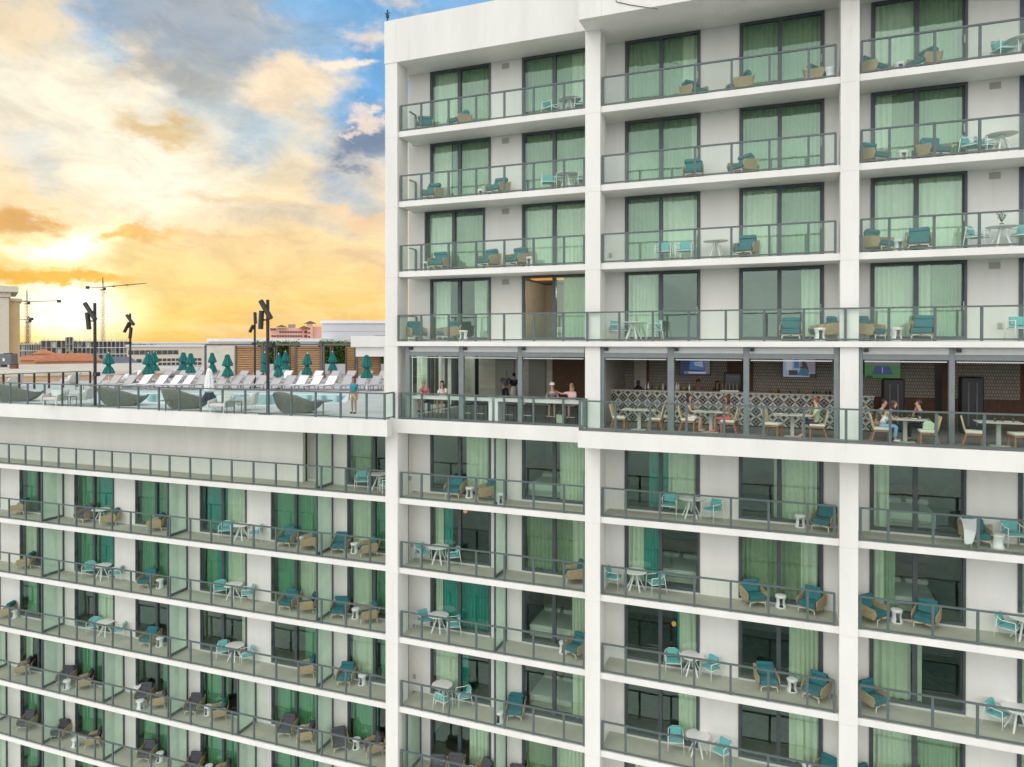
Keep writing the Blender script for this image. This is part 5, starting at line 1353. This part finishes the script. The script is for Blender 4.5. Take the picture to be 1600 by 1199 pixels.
# ---------------------------------------------------------------- cabanas, hedge, walls behind the loungers
def cx_(px, D_): return AT(px, 560, D=D_)
CB0, CB1 = AT(319, 592, Z=DZ), AT(640, 604, Z=DZ)
DC = 60.0
uu = (AT(610, 560, D=DC)-AT(319, 560, D=DC)); uu.z = 0; uu.normalize()
nn = Vector((-uu.y, uu.x, 0))                     # away from the camera
def cab_pt(px, back=0.0, z=DZ):
    """point on the cabana front line seen at photo x"""
    o = AT(319, 560, D=DC); d = AT(px, 560, D=1.0)-Vector((0, CAMY, 0))
    o2 = o+nn*back; c0 = Vector((0, CAMY, 0))
    # solve c0 + d*t = o2 + uu*s in plan
    A = d.x*(-uu.y) - d.y*(-uu.x); rx, ry = o2.x-c0.x, o2.y-c0.y
    t = (rx*(-uu.y) - ry*(-uu.x))/A
    return Vector((c0.x+d.x*t, c0.y+d.y*t, z))
ZT = -.24
def cabana(pxs, label, slats, extra=()):
    base = cab_pt(pxs[0]); o = thing('cabana', label, 'cabana', base, 0, 'slatted cabanas behind the loungers')
    L_ = lambda v: Vector(v)-base
    e0, e1 = L_(cab_pt(pxs[0])), L_(cab_pt(pxs[-1])); up = Vector((0, 0, ZT-DZ)); bk = nn*3.0
    MB().bar(e0+up, e1+up, .14, .16).build('front_beam', 'pergola_frame', o)
    MB().bar(e0+up+bk, e1+up+bk, .14, .16).build('rear_beam', 'pergola_frame', o)
    for e in (e0, e1):
        for k in (0, 1): MB().bar(e+bk*k, e+bk*k+up-Vector((0, 0, .085)), .14).build('post', 'pergola_frame', o)
        MB().bar(e+up+nn*.075, e+up+bk-nn*.075, .12, .14).build('side_beam', 'pergola_frame', o)
    for (a, b2, back) in slats:
        s0, s1 = L_(cab_pt(a, back)), L_(cab_pt(b2, back))
        sm = MB()
        z = .12
        while z < up.z-.15:
            sm.bar(s0+Vector((0, 0, z)), s1+Vector((0, 0, z)), .04, .105); z += .155
        sm.build('slat_screen', 'slat_wood', o)
        MB().bar(s0+nn*.07+Vector((0, 0, up.z/2)), s1+nn*.07+Vector((0, 0, up.z/2)), .03, up.z-.3).build('screen_backing', 'slat_back', o)
        for s in (s0, s1): MB().bar(s-nn*.03, s-nn*.03+Vector((0, 0, up.z-.1)), .11).build('screen_post', 'pergola_frame', o)
cabana([321, 411], 'first cabana, plain panel on one side and wood slat screen on other', [(369, 409, .35)])
cabana([414, 503], 'second cabana with hedge between two wood slat screens', [(453, 462, 2.2), (463.5, 501, .35)])
cabana([506, 612], 'third cabana next to the tower with hedge and wood slats', [(541, 555, 2.2), (558, 594, .35)])
def wall_run(pa, pb, back, z0, z1, th, name, m, label, cat):
    a, b2 = cab_pt(pa, back), cab_pt(pb, back); h = (z0+z1)/2
    o = MB().bar((a.x, a.y, h), (b2.x, b2.y, h), th, z1-z0).build(name, m)
    return tag(o, label, cat)
wall_run(326, 367, 1.6, DZ, -.35, .2, 'panel_wall', 'cream_wall', 'plain pale panel wall inside the first cabana', 'wall')
wall_run(405, 625, 3.4, DZ, DZ+1.25, .4, 'planter_wall', 'roof_white', 'low white planter wall in front of the green hedge', 'wall')
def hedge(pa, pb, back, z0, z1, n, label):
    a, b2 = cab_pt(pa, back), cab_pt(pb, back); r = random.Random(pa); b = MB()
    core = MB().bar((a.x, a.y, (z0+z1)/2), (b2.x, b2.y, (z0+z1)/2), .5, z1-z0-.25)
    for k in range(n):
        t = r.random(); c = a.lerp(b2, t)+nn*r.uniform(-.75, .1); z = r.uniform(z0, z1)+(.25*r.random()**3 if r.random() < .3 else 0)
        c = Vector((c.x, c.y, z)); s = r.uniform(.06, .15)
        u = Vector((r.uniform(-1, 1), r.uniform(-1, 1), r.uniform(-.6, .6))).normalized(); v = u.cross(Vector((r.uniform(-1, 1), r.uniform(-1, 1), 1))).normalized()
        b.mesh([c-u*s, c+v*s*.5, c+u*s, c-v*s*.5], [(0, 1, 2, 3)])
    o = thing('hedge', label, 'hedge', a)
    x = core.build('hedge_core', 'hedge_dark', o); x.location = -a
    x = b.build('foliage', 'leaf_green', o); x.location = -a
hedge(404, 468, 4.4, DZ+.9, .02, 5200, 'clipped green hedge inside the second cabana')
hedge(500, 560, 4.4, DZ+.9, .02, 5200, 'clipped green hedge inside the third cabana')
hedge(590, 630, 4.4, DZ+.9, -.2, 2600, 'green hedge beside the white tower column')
# low service buildings behind
def block(name, label, cat, pa, pb, back, z0, z1, depth, m, extra=None, trim=None):
    a, b2 = cab_pt(pa, back), cab_pt(pb, back)
    u = (b2-a); ln = u.length; ang = math.atan2(u.y, u.x)
    o = thing(name, label, cat, (a.x, a.y, z0), ang)
    MB().box(0, ln, 0, depth, 0, z1-z0-.3).build('wall', m, o)
    MB().box(-.12, ln+.12, -.12, depth, z1-z0-.298, z1-z0).build('parapet', trim or 'roof_white', o)
    if extra: extra(o, ln, z1-z0)
    return o
def win(o, ln, h):
    MB().box(ln*.60, ln*.80, -.03, -.002, h-2.6, h-1.55).build('louver', 'ac_grey', o)
    MB().lathe([(0, 0), (.16, 0), (.16, .2), (0, .25)], 12, c=(ln*.85, -.2, h-1.5)).build('wall_lamp', 'white_plastic', o)
    MB().box(0, ln, -.015, -.002, h-1.15, h-1.10).build('panel_joint', 'vent_grey', o)
block('service_building', 'grey rooftop plant building beside the white hotel tower', 'building', 503, 640, 12, -8, 2.2, 10, 'panel_grey', win)
block('low_annex', 'long low building with white roof edge behind the cabanas', 'building', 326, 501, 8, -8, .32, 6, 'panel_grey')
a, b2 = cab_pt(548, -2.5), cab_pt(640, -2.5)
o = thing('tower_canopy', 'stepped white canopy jutting from the hotel tower over the cabanas', 'canopy', (a.x, a.y, 0), math.atan2((b2-a).y, (b2-a).x))
ln = (b2-a).length
MB().box(0, ln, 0, 4, -.42, .48).build('upper_fascia', 'stucco', o)
MB().box(.35, ln, .25, 4, -1.22, -.422).build('lower_fascia', 'stucco', o)
# ---------------------------------------------------------------- the town beyond the deck
def far(name, label, cat, px0, px1, pytop, D_, depth, zb, yaw_extra=0.0):
    """an Empty whose local x runs along the front from px0 to px1 at distance D_; returns it with width and height"""
    k_ = lambda p: math.cos(math.atan((p-CX)/F_PX)); km = k_(max(px1, 0))
    a, b_ = AT(px0, pytop, D=D_*k_(px0)/km), AT(px1, pytop, D=D_)
    u = b_-a; zt = b_.z; o = thing(name, label, cat, (a.x, a.y, zb), math.atan2(u.y, u.x))
    return o, math.hypot(u.x, u.y), zt-zb
GZ = -39.99
# cream classical building on the far left with cornices
o, w, h = far('cream_building', 'tall cream building with stepped cornices at the left picture edge', 'building', -60, 14, 462, 118, 12, GZ)
MB().box(0, w, 0, 14, 0, h-.3).build('wall', 'beige_wall', o)
MB().box(-.3, w+.25, -.3, 14.2, h-.298, h+.55).build('cornice', 'cream_wall', o)
MB().box(-.3, w+1.3, -1.0, 14.4, h+.555, h+1.55).build('parapet', 'cream_wall', o)
MB().box(w+.004, w+1.55, 1.5, 13, 0, h-.9).build('side_wing', 'beige_wall', o); MB().box(w+.004, w+1.9, 1.2, 13.2, h-.898, h-.4).build('side_cornice', 'cream_wall', o)
MB().box(w-1.55, w-.02, -.25, -.002, 0, h-.5).build('pilaster', 'cream_wall', o)
MB().box(w-2.9, w-1.9, -.1, -.002, 0, h-2.2).build('recess', 'peach_wall', o)
# beige flat roof next door
o, w, h = far('flat_roof_building', 'low beige building with flat gravel roof beside the pool deck', 'building', -60, 262, 579, 62, 30, GZ)
MB().box(0, w, 0, 26, 0, h-.25).build('wall', 'peach_wall', o); MB().box(-.2, w+.2, -.25, 26.2, h-.248, h).build('roof', 'roof_gravel', o)
MB().box(-.2, w+.2, -.25, .1, h+.002, h+.22).build('parapet', 'cream_wall', o)
p = AT(13, 569, D=70)
o = thing('ac_unit', 'dark grey air conditioning unit on the beige flat roof', 'air conditioner', (p.x, p.y, AT(0, 579, D=62).z+.0), YAW)
MB().box(-.62, .62, -.5, .5, .25, 1.35).build('casing', 'ac_grey', o, bevel=.02, seg=1)
for x in (-.5, .5): MB().box(x-.05, x+.05, -.5, .5, .0, .249).build('foot', 'raw_concrete', o)
MB().lathe([(0, 0), (.4, 0), (.4, .06), (0, .06)], 16, c=(0, 0, 1.352)).build('fan_guard', 'black', o)
MB().box(-.2, .0, -.512, -.501, .6, .9).build('sticker', 'far_white', o)
p2 = AT(22, 571, D=66)
o = thing('roof_box', 'small dark equipment box on the beige flat roof', 'box', (p2.x, p2.y, AT(0, 579, D=62).z), YAW)
MB().box(-.3, .3, -.2, .2, 0, .4).build('casing', 'wood_brown', o, bevel=.01, seg=1); MB().box(-.34, .34, -.24, .24, .402, .44).build('lid', 'black', o)
# orange tiled roofs
def hip(name, label, a, b_, ye, yr, D_, dep, ridge=.35):
    o, w, h = far(name, label, 'house', a, b_, ye, D_, dep, GZ); rise = (ye-yr)/F_PX*D_
    MB().box(0, w, 0, dep, 0, h).build('wall', 'peach_wall', o)
    e = .5; m_ = w*ridge*.5
    vs = [(-e, -e, h+.01), (w+e, -e, h+.01), (w+e, dep+e, h+.01), (-e, dep+e, h+.01), (w/2-m_, dep/2, h+rise), (w/2+m_, dep/2, h+rise)]
    MB().mesh(vs, [(0, 1, 5, 4), (1, 2, 5), (2, 3, 4, 5), (3, 0, 4), (3, 2, 1, 0)]).build('roof', 'roof_tile', o)
    for k in range(max(2, int(w/4))):
        x = w*(k+.5)/max(2, int(w/4)); MB().box(x-.6, x+.6, -.06, -.002, h-2.4, h-1.0).build('window', 'far_glass', o)
hip('tiled_house', 'small house with orange hipped roof below the crane', 53, 84, 553, 546, 165, 8, .1)
hip('tiled_house', 'house with low orange roof beside the cream building', 24, 66, 563, 556, 150, 9, .3)
hip('tiled_house', 'long house with orange tiled roof in front of the concrete frame', 56, 160, 564, 552.5, 140, 14, .55)
hip('tiled_house', 'house with grey blue roof behind the closed parasols', 158, 212, 568, 558, 130, 10, .7)
for ch in [c for c in bpy.data.objects if c.parent and c.parent.get('label', '').startswith('house with grey blue') and c.name.startswith('roof')]: ch.data.materials[0] = M['ac_grey']
# concrete building site
rs = random.Random(5)
def frame_site(label, a, b_, yt, D_, floors, nb, mcol, dep=18, fh=3.1, solid=0.3):
    o, w, h = far('building_site', label, 'building', a, b_, yt, D_, dep, GZ)
    for k in range(floors): MB().box(0, w, 0, dep, h-.45-fh*k, h-.1-fh*k).build('floor_slab', mcol, o)
    MB().box(.2, w-.2, 4, dep, 0, h-fh*floors).build('podium', 'far_white', o)
    for i in range(nb+1): MB().box(w*i/nb-.25, w*i/nb+.25, .1, .6, h-fh*floors, h-.46).build('pillar', 'raw_concrete', o)
    for k in range(floors):
        for i in range(nb):
            r = rs.random()
            MB().box(w*i/nb+.26, w*(i+1)/nb-.26, .9 if r < solid else 3.0, (.9 if r < solid else 3.0)+.2, h-.11-fh*(k+1), h-.455-fh*k).build('infill', rs.choice(['far_white', 'raw_concrete', 'far_glass', 'far_glass']), o)
    for i in range(nb*2):
        x = w*(i+rs.random())/(nb*2); MB().bar((x, 1, h-.1), (x, 1, h+rs.uniform(.3, 1.1)), .12).build('rebar_post', 'crane_steel', o)
    return o, w, h
frame_site('white and blue concrete building frame under construction, low part', 30, 64, 537, 330, 4, 9, 'far_white')
frame_site('grey concrete building frame under construction beneath the crane', 64, 104, 532, 320, 5, 5, 'raw_concrete', solid=.6)
frame_site('tall concrete stair core of the building site', 103, 114, 526.5, 318, 6, 2, 'raw_concrete', solid=.7)
frame_site('long white building under construction below the tall crane', 114, 200, 532.5, 340, 5, 13, 'far_white', solid=.45)
# parking building
o, w, h = far('office_building', 'long pale office building with dark window bands behind the parasols', 'building', 198, 318, 542, 190, 20, GZ)
MB().box(0, w, 0, 24, 0, h).build('wall', 'cream_wall', o); MB().box(-.3, w+.3, -.3, 24, h+.004, h+.5).build('parapet', 'roof_white', o)
for i in range(9): MB().box(w*.02+i*w*.072, w*.02+(i+.9)*w*.072, -.08, -.004, h-2.0, h-.9).build('window', 'far_glass', o)
for i in range(10):
    for k in range(3): MB().box(w*.40+i*w*.058, w*.40+(i+.8)*w*.058, -.08, -.004, h-3.8-1.1*k, h-3.1-1.1*k).build('window', 'far_glass', o)
for i in range(4):
    MB().box(w*(.03+.09*i), w*(.03+.09*i)+1.2, -.08, -.004, h-4.6, h-3.2).build('window', 'far_glass', o)
for i in range(7): MB().box(w*(.04+.05*i), w*(.04+.05*i)+.8, 3, 4, h+.0, h+.5+.5*rs.random()).build('roof_unit', 'ac_grey', o)
o, w, h = far('white_warehouse', 'broad low warehouse with white roof beyond the offices', 'building', 180, 420, 534.6, 420, 60, GZ)
MB().box(0, w, 0, 60, 0, h-1).build('wall', 'far_white', o); MB().box(-1, w+1, -1, 61, h-.99, h).build('roof', 'roof_white', o)
# pink hotel
o, w, h = far('pink_hotel', 'pink hotel with dark hipped turrets far behind the pole', 'building', 422, 488, 513, 520, 20, GZ)
MB().box(0, w, 0, 25, 0, h).build('wall', 'pink_wall', o)
MB().box(w*.88, w+.2, -4, 22, 0, h+3.4).build('tower_block', 'pink_wall', o); MB().box(w+.21, w+6.5, -2, 20, 0, h+1.2).build('side_block', 'pink_wall', o)
MB().box(w*.80, w*.878, -2, 20, 0, h-.4).build('deep_pink_bay', 'pink_dark', o)  # bay in a deeper pink than the main wall
MB().box(w*.42, w*.60, 2, 14, h+.01, h+2.8).build('penthouse', 'raw_concrete', o)
def turret(x, wd, z, hh):
    MB().mesh([(x-wd, -5, z), (x+wd, -5, z), (x+wd, 8, z), (x-wd, 8, z), (x, 1.5, z+hh)], [(0, 1, 4), (1, 2, 4), (2, 3, 4), (3, 0, 4), (3, 2, 1, 0)]).build('turret_roof', 'slate_roof', o)
turret(w*.27, 4.0, h+.6, 1.8); turret(w*.80, 3.2, h+.3, 1.4); turret(w*.95, 4.4, h+3.5, 2.0)
MB().box(0, w*.13, -1.5, 10, h-1.2, h-.4).build('eave', 'slate_roof', o)
wd_ = MB().box(-.75, .75, -.1, -.004, -.75, .75).data('window', 'maroon_glass')
for k in range(4):
    for i in range(12):
        x = w*(.055+.062*i)
        if k == 0 and i < 3: continue
        c = link('window', wd_, o, (x, -.02, h-3.0-3.0*k))
for k in range(4):
    for x in (w*.83, w*.855): link('window', wd_, o, (x, -2.02, h-3.0-3.0*k))
    link('window', wd_, o, (w*.92, -4.02, h-.5-3.0*k))
# tower cranes
def crane(label, mast_px, ytop_mast, ybase, D_, jib, ctr, apex_y, dir_y=0.0):
    b0 = AT(mast_px, ybase, D=D_); t0 = AT(mast_px, ytop_mast, D=D_)
    o = thing('tower_crane', label, 'crane', (b0.x, b0.y, GZ), YAW, 'tower cranes over the building site'); H = t0.z-GZ; s = D_/F_PX
    r_ = s*2.0
    m = MB()
    for x in (-1, 1):
        for y in (-1, 1): m.bar((x*r_, y*r_, 0), (x*r_, y*r_, H), s*.34)
    z = 0; step = r_*2.6; k = 0
    while z < H-step:
        for a, b_ in (((-r_, -r_), (r_, -r_)), ((r_, r_), (-r_, r_)), ((-r_, r_), (-r_, -r_)), ((r_, -r_), (r_, r_))):
            if k % 2: a, b_ = b_, a
            m.bar((*a, z), (*b_, z+step), s*.2)
        z += step; k += 1
    m.build('mast', 'crane_steel', o)
    m = MB(); ja = Vector((jib[0]*s, 0, H+jib[1]*s)); ca = Vector((ctr[0]*s, 0, H+ctr[1]*s)); ap = Vector((0, 0, H+apex_y*s))
    n_ = 22
    for y in (-.8, .8): m.bar((0, y*s, H), ja+Vector((0, y*s, 0)), s*.45)
    m.bar((0, 0, H+1.6*s), ja+Vector((0, 0, .4*s)), s*.4)
    for i in range(n_):
        a = ja*(i/n_)+Vector((0, 0, H))*(1-i/n_); b_ = ja*((i+1)/n_)+Vector((0, 0, H))*(1-(i+1)/n_)
        m.bar(a+Vector((0, .8*s, 0)), (a+b_)/2+Vector((0, 0, 1.3*s*(1-i/n_))), s*.25); m.bar((a+b_)/2+Vector((0, 0, 1.3*s*(1-i/n_))), b_+Vector((0, .8*s, 0)), s*.25)
    m.build('jib', 'crane_steel', o)
    m = MB().bar((0, 0, H), ca, s*1.3, s*1.0); m.build('counter_jib', 'crane_steel', o)
    m = MB().box(ca.x-2.2*s, ca.x+2.2*s, -1.5*s, 1.5*s, ca.z-2.8*s, ca.z+1.6*s); m.build('counterweight', 'crane_steel', o)
    m = MB()
    for y in (-1, 1): m.bar((y*1.2*s, 0, H), ap, s*.6)
    m.build('apex_frame', 'crane_steel', o)
    m = MB().bar(ap, ja*.6+Vector((0, 0, H))*.4, s*.18); m.bar(ap, ca, s*.18); m.build('stay_cable', 'crane_steel', o)
    MB().box(1.2*s, 4.2*s, -1.6*s, 1.6*s, H-3.6*s, H-.4*s).build('cab', 'crane_steel', o)
    MB().box(-2.6*s, 2.6*s, -2.4*s, 2.4*s, H-4.2*s, H-3.0*s).build('slewing_ring', 'crane_steel', o)
    if jib[0] > 30:
        for f in (.25, .56): MB().box(ja.x*f-1.4*s, ja.x*f+1.4*s, -1*s, 1*s, H+jib[1]*s*f-.8*s, H+jib[1]*s*f+.8*s).build('trolley', 'crane_steel', o)
    return o
crane('tall tower crane with long jib over the white building site', 161, 449.5, 535, 400, (68, 6.5), (-24, .5), 16)
crane('tower crane with short jib beside the cream building', 42.5, 471.5, 548, 420, (-12, 0), (50, 1.2), 18)
crane('low tower crane half hidden behind the cream building', 44.5, 500, 548, 520, (-40, 0), (5, 2.0), 6)
# distant tree belt
def far_trees(a, b_, ybase, hpx, D_, n, seed):
    r = random.Random(seed); p0, p1 = AT(a, ybase, D=D_), AT(b_, ybase, D=D_); s = D_/F_PX; b = MB()
    for k in range(n):
        c = p0.lerp(p1, r.random()); z = c.z+r.random()**1.5*hpx*s
        for q in range(3):
            u = Vector((r.uniform(-1, 1), r.uniform(-1, 1), r.uniform(-.8, .8))).normalized()*s*r.uniform(.8, 1.6); v = u.cross(Vector((0, 0, 1))).normalized()*s*r.uniform(.6, 1.2)
            d = Vector((c.x+r.uniform(-2, 2), c.y+r.uniform(-4, 4), z)); b.mesh([d-u, d+v, d+u, d-v], [(0, 1, 2, 3)])
    return b
tag(far_trees(-20, 640, 541, 5, 600, 900, 4).build('far_trees', 'hedge_dark'), 'dark belt of far trees along the horizon behind the roofs', 'trees', kind='stuff')
